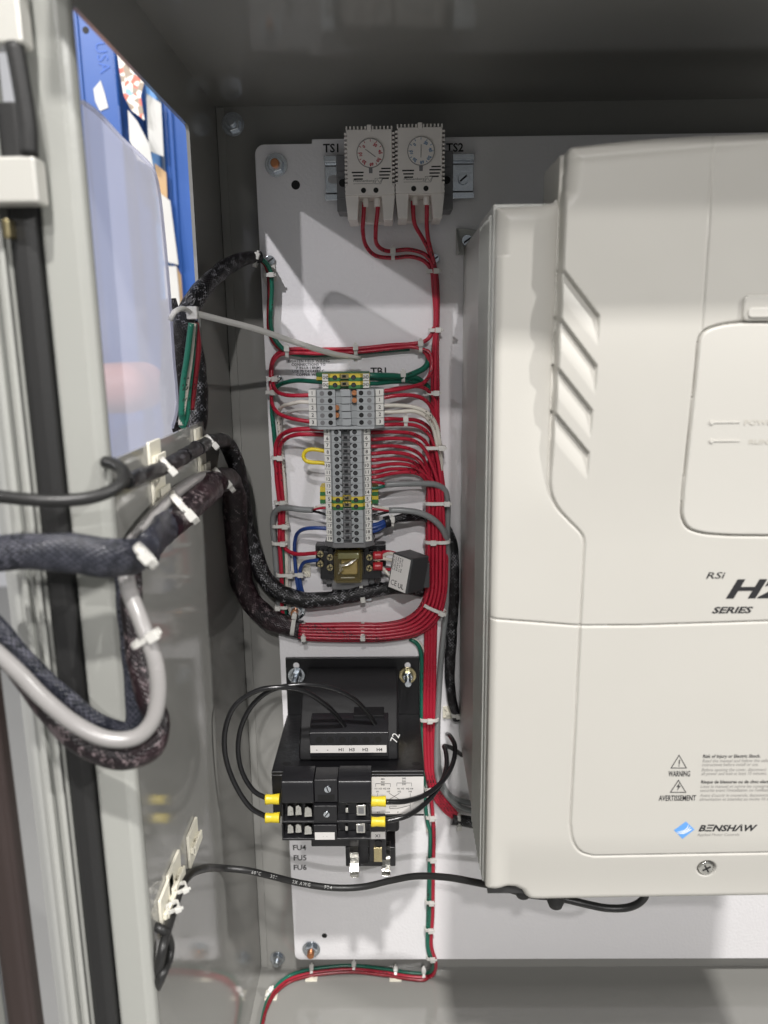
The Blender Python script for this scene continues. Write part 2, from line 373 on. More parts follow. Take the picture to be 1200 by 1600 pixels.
bm = B(); box(bm, 440, 442, HB, 300, ZF, ZT); obj('side_wall', bm, PAINT, cab)
bm = B(); box(bm, XW-2, 440, 309, 311.7, ZT-3, ZT-.1); obj('top_lip', bm, PAINTD, cab, bev=1)
bm = B(); box(bm, XW+.2, XW+6.5, HB+.1, HB+1.2, ZF+.5, ZT-.5); obj('corner_seam', bm, PAINT, cab, bev=.5)
# front flange: rounded lip, gasket, channel
lip = B(); prism(lip, [(XW-19, 256.3), (XW-19, 262), (XW-17.5, 264), (XW-3.5, 264), (XW-.2, 261), (XW+.3, 258), (XW+.3, 256.3)], ZF, 300, 'xh'); obj('front_flange', lip, PAINTD, cab, bev=1.2, segs=3)
g = B(); prism(g, [(XW-31, 257), (XW-31, 266), (XW-28, 268.5), (XW-22.5, 268.5), (XW-19.3, 266), (XW-19.3, 257)], ZF, 95, 'xh'); obj('gasket', g, RUBBER, cab, bev=1)
ch = B(); prism(ch, [(XW-52, 256.5), (XW-52, 262), (XW-48, 264), (XW-34, 264), (XW-31.3, 262), (XW-31.3, 256.5)], ZF, 300, 'xh'); obj('outer_flange', ch, PAINTD, cab, bev=1.2)
lp = B(); prism(lp, [(XW-36, 264.3), (XW-36, 267), (XW-33.5, 267), (XW-33.5, 264.3)], ZF, 300, 'xh'); obj('drip_edge', lp, PAINTD, cab, bev=.6)
# the open door leaf and its seal, left of the flange
door = thing('enclosure_door', 'grey enclosure door folded open at the left edge with a wide brown-black seal', 'door', (XW-80, 270, ZF))
b_ = B(); prism(b_, [(-195, 300), (-195, 880), (-183.3, 880), (-183.3, 300)], ZF, 640, 'xh'); obj('door_leaf', b_, PAINTD, door, bev=3, segs=3)  # top raised above the enclosure, out of view, to block side lamps
b_ = B(); prism(b_, [(-183, 295), (-183, 303), (-180, 305.5), (-172, 305.5), (-169, 303), (-169, 295)], ZF, 60, 'xh'); obj('door_seal', b_, BROWNR, door, bev=2.5, segs=3)
b_ = B(); prism(b_, [(-168.8, 266), (-168.8, 270), (-166, 270), (-166, 266)], ZF, 300, 'xh'); obj('door_edge', b_, PAINTD, door, bev=.8)
# hinge pieces at the top left
hg = thing('door_hinge', 'pale metal hinge blocks with a black barrel at the top left of the frame', 'hinge', P(40, 180, 275))
bm = B(); pbox(bm, -40, 243, 57, 318, 268, 279); obj('lower_block', bm, NICK, hg, bev=1.5)
bm = B(); pbox(bm, -40, -60, 29, 68, 268, 279); obj('upper_block', bm, NICK, hg, bev=1.5)
o = obj('barrel', tube_mesh(W([(22, 68, 276), (30, 110, 276), (44, 200, 276), (46, 243, 276)]), 3.6), RUBBER, hg)
bm = B(); pbox(bm, 2, 340, 14, 372, 268, 275); obj('pin', bm, BRASSZ, hg, bev=1.2)
# bolts on back wall
def nut(label, u, v, h, r, stud=ZINC, face=ZINC, washer=True, cat='bolt', group='hex nuts holding the plate and the walls'):
    x, _, z = P(u, v, h+3); t = thing('bolt', label, cat, (x, h, z), group)
    if washer: obj('washer', ring(B(), x, z, r*.5, r*1.35, h+.1, h+1.3), face, t, bev=.2)
    hx = [(x+r*math.cos(math.pi/3*i+.3), z+r*math.sin(math.pi/3*i+.3)) for i in range(6)]
    obj('nut', prism(B(), hx, h+1.3, h+6), face, t, bev=.6)
    obj('stud', disc(B(), x, z, r*.52, h+1, h+9.5, 18), stud, t, bev=.7)
    return t
nut('dull hex bolt in the dark top left corner of the back wall', 363, 193, HB, 6.2)
nut('hex bolt on the back wall left of the plate bottom corner', 433, 1500, HB, 5.2)
# ================================================================== MOUNTING PLATE
plate = thing('mounting_plate', 'glossy white powder coated steel plate carrying all the components', 'mounting plate', (100, -3, -549))
pts = [(-56, 141.5), (-56, 138.5)]
def arc(cx, cz, r, a0, a1, n=6): return [(cx+r*math.cos(math.radians(a0+(a1-a0)*i/n)), cz+r*math.sin(math.radians(a0+(a1-a0)*i/n))) for i in range(n+1)]
pts += arc(-90.5, 131.5, 7, 90, 180); pts += arc(-87.5, -543.5, 5.5, 180, 270)+arc(400, -543.5, 5.5, 270, 360)+[(405.5, 141.5)]
obj('plate_sheet', prism(B(), pts, -3, 0), PLATE, plate, bev=.6)
obj('hole', disc(B(), *[P(462, 289)[i] for i in (0, 2)], 3.2, -.1, .12, 22), HOLE, plate); obj('hole', disc(B(), *[P(507, 1462)[i] for i in (0, 2)], 2.4, -.1, .12, 20), HOLE, plate)
for s, u, v, hh in (('TS1', 505, 238, 5.6), ('TS2', 697, 237, 5.6), ('TB1', 579, 586, 5.6), ('FU4', 458, 1328, 5.0), ('FU5', 459, 1344, 5.0), ('FU6', 459, 1359, 5.0)):
    x, _, z = P(u, v); text('printed_lettering', s, x, z, .15, hh, INK, plate, bold=.022)
for i, s in enumerate(('TIGHTEN FIELD WIRING', 'CONNECTIONS TO', '7 IN-LB (.8NM)', 'USE 75 DEGREES C', 'COPPER WIRE')):
    x, _, z = P(482, 566+i*5.3); text('printed_lettering', s, x, z, .15, 1.9, INK, plate, align='CENTER', bold=.02, spacing=1.1)
for lb, u, v in (('copper tipped stud with nut at the top left of the plate', 431, 257), ('copper tipped stud with nut at the plate bottom left corner', 486, 1486), ('copper tipped stud just under the lower black braided harness', 461, 955)):
    nut(lb, u, v, 0, 6.0, stud=COPPER)
for lb, u, v, rr in (('small pan head screw beside the top left braided harness end', 422, 407, 3.6), ('small pan head screw half hidden by the wires left of the ground terminals', 436, 594, 3.4), ('small pan head screw behind the thermostat wires', 680, 404, 3.2)):
    x, _, z = P(u, v, 1); t = thing('screw', lb, 'screw', (x, 0, z), 'pan head screws in the plate'); screwhead(t, x, z, 1.2, rr)
x, _, z = P(422, 430); t = obj('p_clip', prism(B(), [(x-4, z+8), (x+4, z+8), (x+5, z-3), (x+1, z-9), (x-3, z-8), (x-6, z-2)], .2, 1.4), NYLON, bev=.4); tag(t, 'grey-white nylon clip screwed under the top left harness end', 'cable clip')
# ================================================================== DIN RAILS
def din(label, x0, x1, z0, z1, vert=False):
    t = thing('mounting_rail', label, 'rail', ((x0+x1)/2, 0, (z0+z1)/2), 'zinc plated mounting rails')
    a, b = (z0, z1) if not vert else (x0, x1); L0, L1 = (x0, x1) if not vert else (z0, z1)
    w = b-a; k = [(a, 7.5), (a, 6.3), (a+w*.1, 6.3), (a+w*.1, .1), (b-w*.1, .1), (b-w*.1, 6.3), (b, 6.3), (b, 7.5), (b-w*.14, 7.5), (b-w*.14, 1.3), (a+w*.14, 1.3), (a+w*.14, 7.5)]
    if vert: prism(bm := B(), k, L0, L1, 'xh')
    else: prism(bm := B(), [(q[1], q[0]) for q in k], L0, L1, 'hz')
    obj('rail', bm, ZINC, t, bev=.25)
    if not vert:
        bm = B()
        for z_ in (a+w*.19, b-w*.19): box(bm, L0+.3, L1-.3, 1.2, 1.5, z_-.5, z_+.5)
        obj('rail_shade_line', bm, GREYD, t)  # dark strips that put the shade of the rail profile into colour
    return t
xa, xb = P(507, 280, 7)[0], P(741, 278, 7)[0]; zc = P(620, 277, 7)[2]
r1 = din('zinc rail behind the two thermostats with a slotted screw at right', xa, xb, zc-15, zc+15)
x, _, z = P(724, 279, 3); screwhead(r1, x, z, 3.2, 3.8, ang=.7)
x, _, z = P(521, 280, 2); obj('slot_hole', prism(B(), rrect(x-4, x+4, z-2.8, z+2.8, 2.7), 1.2, 1.5), mat('slot_white', (.5, .5, .5), .5), r1)
r2 = din('vertical zinc rail hidden under the terminal blocks and the relay', -49.5, -18, -205, -27, True)
def endstop(label, u0, v0, u1, v1):
    t = thing('end_stop', label, 'end stop', P(u0, v1, 0), 'grey end stops clamping on the rails')
    um = (u0+u1)/2; obj('clamp_body', pbox(B(), u0, v0, u1, v1, 1.6, 24), GREYD, t, bev=.8)
    bm = B()
    for k in (.28, .4, .75): pbox(bm, u0+1, v0+(v1-v0)*k, u1-1, v0+(v1-v0)*k+1.5, 23.8, 24.6)
    obj('grip_rib', bm, GREYD, t)
    x, _, z = P(um, v0+(v1-v0)*.5, 24); obj('screw_hole', disc(B(), x, z, 2.6, 23, 24.3), HOLE, t); return t
endstop('dark grey end stop left of the thermostats', 526, 241, 545, 331)
endstop('dark grey end stop right of the thermostats', 688, 235, 708, 328)
# ================================================================== THERMOSTATS
def thermostat(label, x0, x1, z0, z1, ink, needle, n):
    t = thing('thermostat', label, 'thermostat', ((x0+x1)/2, 8, z0), 'small panel thermostats side by side'); H = 42.; w = x1-x0; xm = (x0+x1)/2; hgt = z1-z0
    zs = z0+hgt*.27
    body = B()
    box(body, x0+1.6, x1-1.6, 8, H-2, zs, z1-2.2)
    obj('inner_body', body, GREYD, t)
    fr = B(); prism(fr, rrect(x0+1.7, x1-1.7, zs, z1-1.9, .8, 2), H-4, H); obj('front_face', fr, THERM, t, bev=.4)
    cb = B()
    for i in range(15):
        z = zs+.6+i*(z1-2.5-zs)/15.2
        box(cb, x0, x0+2.2, 12, H-.4, z, z+1.35); box(cb, x1-2.2, x1, 12, H-.4, z, z+1.35)
    for i in range(13):
        x = x0+1.2+i*(w-2.6)/12.4; box(cb, x, x+1.0, 12, H-.5, z1-2.4, z1+.2)
    obj('vent_comb', cb, THERM, t)
    bm = B(); box(bm, xm-1.5, xm+1.5, 30, H+.3, z1-3.5, z1+1); obj('latch', bm, THERM, t, bev=.3)
    # lower tapered housing with a wire recess
    lo = B(); k = w*.27
    prism(lo, [(x0, zs), (x1, zs), (x1, zs-.3), (x1-1.6, z0), (x0+k+w*.5, z0), (x0+k+w*.46, zs-.6-0), (x0+k, zs-.6), (x0+k-1, z0), (x0+1.6, z0)], 9, H-1.4)
    obj('wiring_cover', lo, THERM, t, bev=.7)
    up = B(); prism(up, [(x0+.2, zs+.1), (x1-.2, zs+.1), (x1-.2, zs+6.5), (x0+.2, zs+6.5)], 9, H-.1); obj('screw_cover', up, THERM, t, bev=.5)
    bk = B(); box(bk, x0+2, x1-2, 9, 20, z0+1, zs-.7); obj('recess_back', bk, THERM, t)
    sh = B()
    for kx in (.37, .62): disc(sh, x0+w*kx, zs+2.9, 1.75, H-.3, H+.12, 16)
    obj('screw_hole', sh, HOLE, t)
    for kx in (.40, .64): obj('ferrule', tube_mesh([(x0+w*kx, H-9, zs-6.5), (x0+w*kx, H-9, zs-.4)], 2.3), THERM, t)
    bm = ring(B(), x0+w*.17, zs+2.9, 1.8, 2.0, H-.1, H+.1); obj('knockout', bm, THERM, t)
    dx, dz, R = x0+w*.52, zs+hgt*.445, w*.265
    d = obj('dial', disc(B(), dx, dz, R, H-.4, H+.7, 40), THERM, t, bev=.2)
    obj('dial_rim', ring(B(), dx, dz, R*.985, R*1.04, H-.3, H+.78, 40), INKG, d)
    tk = B(); c, s = math.cos(needle), math.sin(needle); a = R*.46; b = .22
    prism(tk, [(dx+c*a-s*b, dz+s*a+c*b), (dx-c*a-s*b, dz-s*a+c*b), (dx-c*a+s*b, dz-s*a-c*b), (dx+c*a+s*b, dz+s*a-c*b)], H+.7, H+.95)
    obj('pointer_slot', tk, INKG, d)
    tk = B()
    for i in range(12):
        q = math.radians(i*30); c, s = math.cos(q), math.sin(q); r0, r1, b = R*.80, R*.95, .2
        prism(tk, [(dx+c*r0-s*b, dz+s*r0+c*b), (dx+c*r1-s*b, dz+s*r1+c*b), (dx+c*r1+s*b, dz+s*r1-c*b), (dx+c*r0+s*b, dz+s*r0-c*b)], H+.7, H+.84)
    obj('tick_mark', tk, ink, d)
    for i, s in enumerate(('30', '40', '50', '60', '20', '10', '0')):
        q = math.radians(60-i*48); text('dial_figure', s, dx+R*.62*math.cos(q), dz+R*.62*math.sin(q)-.7, H+.86, 1.9, ink, d, align='CENTER', bold=.035, rot=q-math.pi/2)
    bm = B()
    for i in range(3):
        z = zs+hgt*.235-i*2.1
        box(bm, x0+w*(.14+.02*i), x0+w*(.38-.01*i+.0), H-.2, H+.14, z, z+.85); box(bm, x0+w*(.69+(.0)), x0+w*(.92-.02*i), H-.2, H+.14, z+.3, z+1.15)
    box(bm, x0+w*.73, x0+w*.92, H-.2, H+.14, zs+hgt*.235+2.3, zs+hgt*.235+3.1)
    obj('vent_slit', bm, HOLE, t)
    bm = B(); box(bm, dx-1.2, dx+1.2, H-.1, H+.13, dz-R-3.6, dz-R-.3); obj('pointer_mark', bm, GREYD, t)
    z = zs+8.0
    text('maker_name', 'Pfannenberg', x0+w*.17, z+.3, H+.14, 1.5, INKG, t, width=w*.42, bold=.01)
    bm = B(); box(bm, x0+w*.17, x0+w*.6, H-.1, H+.12, z-1.0, z-.75); prism(bm, [(x0+w*.60, z-1.2), (x0+w*.72, z-1.2), (x0+w*.77, z+2.6), (x0+w*.60, z+2.6)], H-.1, H+.12); obj('maker_emblem', bm, INKG, t)
    bm = B(); prism(bm, [(x0+w*.61, z-.9), (x0+w*.71, z-.9), (x0+w*.75, z+2.3), (x0+w*.61, z+2.3)], H-.1, H+.16); e = obj('emblem_field', bm, THERM, t)
    obj('emblem_wave', tube_mesh([(x0+w*.61, H+.2, z-.2), (x0+w*.65, H+.2, z+1.6), (x0+w*.69, H+.2, z-.3), (x0+w*.74, H+.2, z+2)], .16, nseg=5, step=.4), INKG, t)
    return t
ZT0, ZT1 = P(590, 343, 42)[2], P(590, 197, 42)[2]
xs = [P(538, 240, 42)[0], P(616.5, 240, 42)[0], P(617.5, 240, 42)[0], P(695, 240, 42)[0]]
thermostat('warm grey thermostat with red dial numerals beside the TS1 lettering', xs[0], xs[1], ZT0, ZT1, INKR, -.62, 1)
thermostat('warm grey thermostat with blue dial numerals beside the TS2 lettering', xs[2], xs[3], ZT0+.6, ZT1+.9, INKB, 1.55, 2)
# ================================================================== TERMINAL BLOCKS
XC = -33.
def terminal(label, num, z0, z1, kind):
    g = 'narrow numbered terminals clipped in a row'
    if kind == 'wide': g = 'wide disconnect terminals in the upper stack'
    if kind == 'gnd': g = 'green and yellow ground terminals'
    t = thing('terminal_block', label, 'terminal block', (XC, 8, (z0+z1)/2), g); z0 += .12; z1 -= .12; zm = (z0+z1)/2; hz = z1-z0
    if kind == 'wide':
        w = 27.3; H = 47
        prof = [(XC-w, 26), (XC-w, 38), (XC-w+6.0, H-3), (XC-w+7, H), (XC-7.4, H), (XC-7.4, H-6), (XC+8, H-6), (XC+8, H), (XC+w-7, H), (XC+w-6, H-3), (XC+w, 38), (XC+w, 26), (XC+w-10, 12), (XC+w-11, 8), (XC-w+11, 8), (XC-w+10, 12)]
        obj('body', prism(B(), prof, z0, z1, 'xh'), GREY, t)
        bm = B(); box(bm, XC-3, XC+3.6, H-6.2, H-.6, z0+.1, z1-.1); obj('disconnect_lever', bm, GREY, t, bev=.3)
        left = num in (2, 3) if False else None
        for sx, rr in ((-1, None), (1, None)):
            m = B(); disc(m, XC+sx*16.8, zm, 1.65, H-.2, H+.3, 16); obj('screw', m, GREYD, t)
            s = B(); disc(s, XC+sx*11, zm, 1.7, H-.3, H+.14, 16); obj('test_hole', s, HOLE, t)
        cu = {1: 1, 11: 1, 2: -1, 22: -1}.get(num[1], 0) if isinstance(num, tuple) else 0
        if cu: obj('copper_contact', disc(B(), XC+cu*6.2-(.6 if cu < 0 else 0), zm, 1.9, H-5.9, H-2, 14), COPPER, t)
        lx = w-3.2; dg = str(num[0]); tw = 5.4; th = 42.0; sl = .4
    else:
        w = 17.2; H = 45
        prof = [(XC-w, 22), (XC-w, 36), (XC-w+5.6, H-2), (XC-w+6.5, H), (XC-4.0, H), (XC-4.0, H-7), (XC+2.4, H-7), (XC+2.4, H), (XC+w-6.5, H), (XC+w-5.6, H-2), (XC+w, 36), (XC+w, 22), (XC+w-2, 12), (XC+w-3, 8), (XC-w+3, 8), (XC-w+2, 12)]
        if kind == 'gnd':
            obj('body', prism(B(), prof, z0, zm, 'xh'), GREEN, t); obj('yellow_half', prism(B(), prof, zm+.01, z1, 'xh'), YELB, t)
        else: obj('body', prism(B(), prof, z0, z1, 'xh'), GREY, t)
        bm = B(); box(bm, XC-3.6, XC+2.0, H-6.8, H-4.5, z0+hz*.3, z1-hz*.1); obj('jumper_slot', bm, GREYD if kind != 'gnd' else BRASSZ, t)
        bm = B(); box(bm, XC-2.4, XC+.2, H-4.6, H-3.8, zm-hz*.05, zm+hz*.3); obj('jumper_bar', bm, BLACK, t)
        for sx in (-1, 1):
            s = B(); disc(s, XC+sx*6.6-.8, zm, 1.72, H-.3, H+.12, 16); sh = obj('screw_hole', s, HOLE, t)
            s = B(); disc(s, XC+sx*6.6-.8, zm-.1, 1.15, H-.2, H+.2, 12); s2 = obj('screw', s, SCRD, sh)
            if kind != 'gnd':
                s = B(); prism(s, [(XC-.8+(2.4 if sx > 0 else -4.6) if False else XC-.8+sx*(3.0), z1-hz*.45), (XC-.8+sx*5.2, z1-hz*.12), (XC-.8+sx*3.0, z1-hz*.12)], H-.2, H+.1); obj('release_notch', s, HOLE, t)
        lx = w-3.0; dg = str(num); tw = 5.2; th = 40.2; sl = .4
    # white number tags
    for sx in (-1, 1):
        xm = XC+sx*lx; b = B()
        pr = [(xm-sx*tw/2, th+tw*.55*sl+.4), (xm+sx*tw/2, th-tw*.55*sl+.4), (xm+sx*tw/2, th-tw*.55*sl-1.8), (xm-sx*tw/2, th+tw*.55*sl-1.8)]
        pr = [(a, bb+.6) for a, bb in pr]
        tg = obj('marker_tag', prism(B(), pr, z0+.12, z1-.12, 'xh'), TAG, t)
        tx = text('tag_number', dg, 0, 0, 0, min(2.5, hz*.52) if dg != 'GND' else 2.3, INK, tg, align='CENTER', width=(tw*.86 if dg == 'GND' else None), bold=.015)
        me = tx.data
        sgn = -1 if sx > 0 else 1
        for v in me.vertices:
            lx_ = v.co.x*1000; lz = v.co.z*1000
            hh = th+.6+.4+.06-((xm+lx_-xm)*sx)*(1.1*sl)
            v.co = V((xm+lx_, hh+.12, zm-1.1+lz)) 
    return t
NUM = dict(zip(range(5, 20), 'five six seven eight nine ten eleven twelve thirteen fourteen fifteen sixteen seventeen eighteen nineteen'.split()))
ZTOP, ZBOT = P(543, 669.5, 45)[2], P(543, 848.5, 45)[2]
seq = [5, 6, 7, 8, 9, 10, 11, 12, 13, 14, 'g1', 'g2', 15, 16, 17, 18, 19]
pz = (ZTOP-ZBOT)/len(seq); TZ = {}
for i, k in enumerate(seq):
    z1 = ZTOP-i*pz; TZ[k] = z1-pz/2
    if isinstance(k, int): terminal('narrow grey terminal with white tags marked '+NUM[k], k, z1-pz, z1, 'std')
    else: terminal('%s green and yellow ground terminal between the tags 14 and 15' % ('upper' if k == 'g1' else 'lower'), 5, z1-pz, z1, 'gnd')
zu1, zu0 = P(540, 608.5, 47)[2], P(540, 666, 47)[2]; pw = (zu1-zu0)/5
for i, (n, d) in enumerate(((1, 'topmost wide grey terminal, tagged 1, copper contact at right'), (1, 'second wide grey terminal, also tagged 1, copper contact at right'), (2, 'third wide grey terminal, tagged 2, copper contact at left'), (2, 'fourth wide grey terminal, also tagged 2, copper contact at left'), (3, 'wide grey terminal tagged 3 without copper contact, lowest of the wide ones'))):
    terminal(d, (n, {0: 1, 1: 11, 2: 2, 3: 22}.get(i, 0)), zu1-(i+1)*pw, zu1-i*pw, 'wide')
ep = obj('end_plate', prism(B(), [(XC-27.3, 24), (XC-27.3, 38), (XC-20, 47.5), (XC+20, 47.5), (XC+27.3, 38), (XC+27.3, 24), (XC+16, 8), (XC-16, 8)], zu0-2.2, zu0-.15, 'xh'), GREY, bev=.3); tag(ep, 'grey end plate under the wide terminals, above terminal 5', 'end plate')
zg1, zg0 = P(540, 584, 45)[2], P(540, 607.5, 45)[2]; pg = (zg1-zg0)/2
for i in range(2): terminal(('upper' if i == 0 else 'lower')+' ground terminal with GND tags on top of the terminal row', 'GND', zg1-(i+1)*pg, zg1-i*pg, 'gnd')
t = thing('ground_end_cover', 'green and yellow stripe sticking out left above the GND tags', 'ground terminal', P(500, 590, 25), 'green and yellow ground feet')
obj('green_band', pbox(B(), 494, 582, 576, 588.5, 10, 33), GREEN, t, bev=.3); obj('yellow_band', pbox(B(), 494, 589, 505, 594, 10, 33), YELB, t, bev=.3)
for lb, ua, ub in (('striped green and yellow foot left of the lower ground terminals', 500, 513), ('striped green and yellow foot right of the lower ground terminals', 576, 591)):
    t = thing('striped_terminal', lb, 'ground terminal', P(ua, 780, 14), 'green and yellow ground feet')
    for k, (va, vb) in enumerate(((761, 768.5), (769, 774.5), (775, 780.5), (781, 787))): obj('yellow_band' if k % 2 == 0 else 'green_band', pbox(B(), ua, va, ub, vb, 9, 26), YELB if k % 2 == 0 else GREEN, t)
ep = obj('end_stop', prism(B(), [(XC-18.5, 10), (XC-18.5, 36), (XC-12, 43), (XC+12, 43), (XC+18.5, 36), (XC+18.5, 10)], ZBOT-4.4, ZBOT-.2, 'xh'), GREYD, bev=.6); tag(ep, 'grey end stop below the terminal marked 19', 'end stop', 'grey end stops clamping on the rails')
# ================================================================== RELAY + SUPPRESSOR
rs = thing('relay_socket', 'black relay socket with brass screws below the terminal row', 'relay socket', P(548, 905, 8))
obj('socket_body', pbox(B(), 500, 861, 596, 905, 8, 22), BLACK, rs, bev=.8)
obj('upper_step', pbox(B(), 493, 851, 603, 886, 8, 19), BLACK, rs, bev=.8)
obj('barrier', pbox(B(), 513, 855, 521, 896, 19, 24), BLACK, rs, bev=.5); obj('barrier', pbox(B(), 569, 853, 577, 896, 19, 24), BLACK, rs, bev=.5)
obj('rail_foot', pbox(B(), 518, 900, 576, 922, 7, 16), GREYD, rs, bev=1); obj('rail_foot', pbox(B(), 509, 895, 586, 913, 7, 13), GREYD, rs, bev=1)
for u, v in ((500.5, 866), (500.5, 881.5), (515.5, 871), (515.5, 887), (577, 871), (577, 888), (590, 866), (590, 880)):
    x, _, z = P(u, v, 25); screwhead(rs, x, z, 24.5, 2.5, BRASSZ, 'cross', random.random()*3)
    obj('terminal_post', disc(B(), x, z, 2.9, 18, 23.6, 14), BLACK, rs)
rl = thing('relay', 'clear amber plug-in relay showing its coil, on the black socket', 'relay', P(544, 910, 22))
x0, x1, z0, z1 = P(521.5, 890, 46)[0], P(566, 890, 46)[0], P(544, 911, 46)[2], P(544, 864, 46)[2]
obj('amber_cover', prism(B(), rrect(x0, x1, z0, z1, 2), 22.3, 47), AMBER, rl, bev=.9)
obj('base', pbox(B(), 524, 868, 563, 908, 22.3, 26), BLACK, rl, bev=.5)
bm = B(); box(bm, x0+5, x1-4, 27, 38, z0+4, z1-9); obj('coil', bm, mat('coil_wrap', (.34, .26, .11), .4, var=.2, vscale=90), rl, bev=1.2)
bm = B(); box(bm, x0+2.5, x1-2.5, 27, 36, z1-7.5, z1-3); obj('contact_block', bm, mat('contact_dark', (.16, .17, .09), .5), rl, bev=.5)
for i in range(5): obj('contact_wire', tube_mesh([(x0+3+i, 42, z0+6+i*.7), (x0+4, 43, z0+9+i*1.2), (x0+6+i, 43.5, z0+13), (x0+9+i*2, 41, z0+15+i*.6)], .45, nseg=6, step=.6), CHROME, rl)
bm = B(); box(bm, x0+5, x1-6, 42.8, 43.4, z0+3, z0+3.8); obj('contact_strip', bm, CHROME, rl)
sp = thing('suppressor_module', 'dark grey electronic module with a tilted white label, hanging right of the relay', 'electronic module', P(640, 925, 20))
def rotbox(bm, c, ax, ay, az, sx, sy, sz):
    vs = [bm.verts.new(V(c+ax*a*sx+ay*b*sy+az*d*sz)) for a in (-.5, .5) for b in (-.5, .5) for d in (-.5, .5)]
    for f in ((0, 1, 3, 2), (4, 6, 7, 5), (0, 4, 5, 1), (2, 3, 7, 6), (0, 2, 6, 4), (1, 5, 7, 3)): bm.faces.new([vs[i] for i in f])
    return bm
MODG = mat('module_grey', (.05, .052, .055), .45, bump=.1, bscale=400)
a_, b_ = math.radians(-38), math.radians(-9)
az = Vector((math.sin(-b_), 0, math.cos(b_))); az = Vector((.17, 0, .985)).normalized()
ay = Vector((-.60, .78, .10)); ay = (ay-az*ay.dot(az)).normalized(); ax = ay.cross(az).normalized()
if ax.x < 0: ax = -ax
cM = Vector(P(638, 893, 34))
obj('housing', rotbox(B(), cM, ax, ay, az, 19, 22, 28), MODG, sp, bev=1.2)
cF = Vector(P(660, 897, 22)); obj('mount_flange', rotbox(B(), cF, Vector((1, 0, 0)), Vector((0, 1, 0)), Vector((0, 0, 1)), 11, 8, 20), MODG, sp, bev=.6)
lb = obj('label_sticker', rotbox(B(), cM+ay*11.15, ax, ay, az, 16, .2, 26), LABEL, sp)
def maptext(s, c, ax_, az_, ay_, h, m, par, lx, lz, align='LEFT', width=None, rot=0, bold=0., name='label_text'):
    o = text(name, s, lx, lz, 0, h, m, par, align=align, width=width, rot=rot, bold=bold)
    for v in o.data.vertices:
        p = Vector(c)+ax_*(v.co.x*1000)+az_*(v.co.z*1000)+ay_*.14; v.co = V(p)
    return o
cl = cM+ay*11.2
for i, s in enumerate(('RC-NETWORK 12V', '24-240V AC/DC', '50/60 Hz', '0.1 mF 100 R', 'IP20  -25/+70C')): maptext(s, cl, ax, az, ay, 1.3, INK, lb, -6.5+i*2.0, 1, rot=math.pi/2, width=11, bold=.01)
maptext('CE', cl, ax, az, ay, 4.2, INK, lb, -6.5, -10.5, width=5.6)
maptext('UL', cl, ax, az, ay, 3.6, INK, lb, .5, -11, width=5.4, bold=.02)
# ================================================================== DRIVE (heightfield mouldings)
drv = thing('motor_drive', 'big cream plastic motor drive filling the right side of the plate', 'motor drive', (200, 0, -330))
XS = 53.
obj('heatsink_side', box(B(), XS+.6, 270, 2, 121, -326, 66), SINK, drv, bev=.8)
obj('chassis', box(B(), XS-.8, 270, 121.3, 188, -324, 66), SINK, drv, bev=.6)
bm = B()
for i in range(9): box(bm, XS-1.6, XS-.7, 128+i*6.2, 130.6+i*6.2, -322, 62)
obj('side_rib', bm, SINK, drv, bev=.25)
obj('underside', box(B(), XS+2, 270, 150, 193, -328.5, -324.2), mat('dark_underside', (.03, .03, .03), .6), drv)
x, _, z = P(735, 375, 8)
obj('mounting_ear', prism(B(), [(XS-4, 60), (XS-4, 79), (XS+12, 77), (XS+12, 60)], 2, 4), SINK, drv, bev=.4)
obj('ear_web', prism(B(), [(2, 60), (2, 79), (26, 60)], XS-5, XS-3.6, 'hz'), SINK, drv, bev=.3)
screwhead(drv, XS+3, 70, 5, 4, ZINC)
HC = 200.
def xz(u, v, h=HC): q = P(u, v, h); return (q[0], q[2])
def segdist(X, Z, pl, closed=False):
    D = np.full(X.shape, 1e9); q = list(pl)+([pl[0]] if closed else [])
    for (x0, z0), (x1, z1) in zip(q[:-1], q[1:]):
        dx, dz = x1-x0, z1-z0; L = dx*dx+dz*dz
        t = np.clip(((X-x0)*dx+(Z-z0)*dz)/max(L, 1e-9), 0, 1); D = np.minimum(D, np.hypot(X-x0-t*dx, Z-z0-t*dz))
    return D
def inside(X, Z, pl):
    c = np.zeros(X.shape, bool); n = len(pl)
    for i in range(n):
        x0, z0 = pl[i]; x1, z1 = pl[(i+1) % n]
        if z0 == z1: continue
        c ^= ((z0 > Z) != (z1 > Z)) & (X < (x1-x0)*(Z-z0)/(z1-z0)+x0)
    return c
def sdist(X, Z, pl): d = segdist(X, Z, pl, True); return np.where(inside(X, Z, pl), d, -d)
def smooth(p, n=5):
    return [(q[0], q[2]) for q in spline([(a, 0, b) for a, b in p], 1.2)]
S = lambda t: np.clip(t, 0, 1)**2*(3-2*np.clip(t, 0, 1))
XR = 262.
# shell outline: left strip with step up to the taller centre
top_c = [xz(u, v, 197) for u, v in ((783, 321), (850, 317), (868, 312), (879, 300), (881.5, 280), (883, 250), (885, 238), (890, 231.5), (940, 225.5), (992, 220), (1050, 216), (1112, 213), (1200, 210))]
bot_c = [xz(u, v, 197) for u, v in ((1200, 1405), (1000, 1408), (840, 1411), (829, 1410), (822, 1405), (816, 1396), (806, 1391), (762, 1387))]
shell = [(XS-.25, top_c[0][1]-.4)]+top_c+[(XR, top_c[-1][1]+.6), (XR, bot_c[0][1])]+bot_c+[(XS-.25, bot_c[-1][1]+1.5)]
me_px = [xz(u, v, 204) for u, v in ((884.5, 236), (880.5, 330), (877, 420), (871.5, 540), (865.5, 662), (860.5, 742), (860.5, 760), (863.5, 776), (874, 797), (893, 818), (911, 837), (915, 848), (914.5, 870), (909, 980), (901, 1140), (893, 1295))]
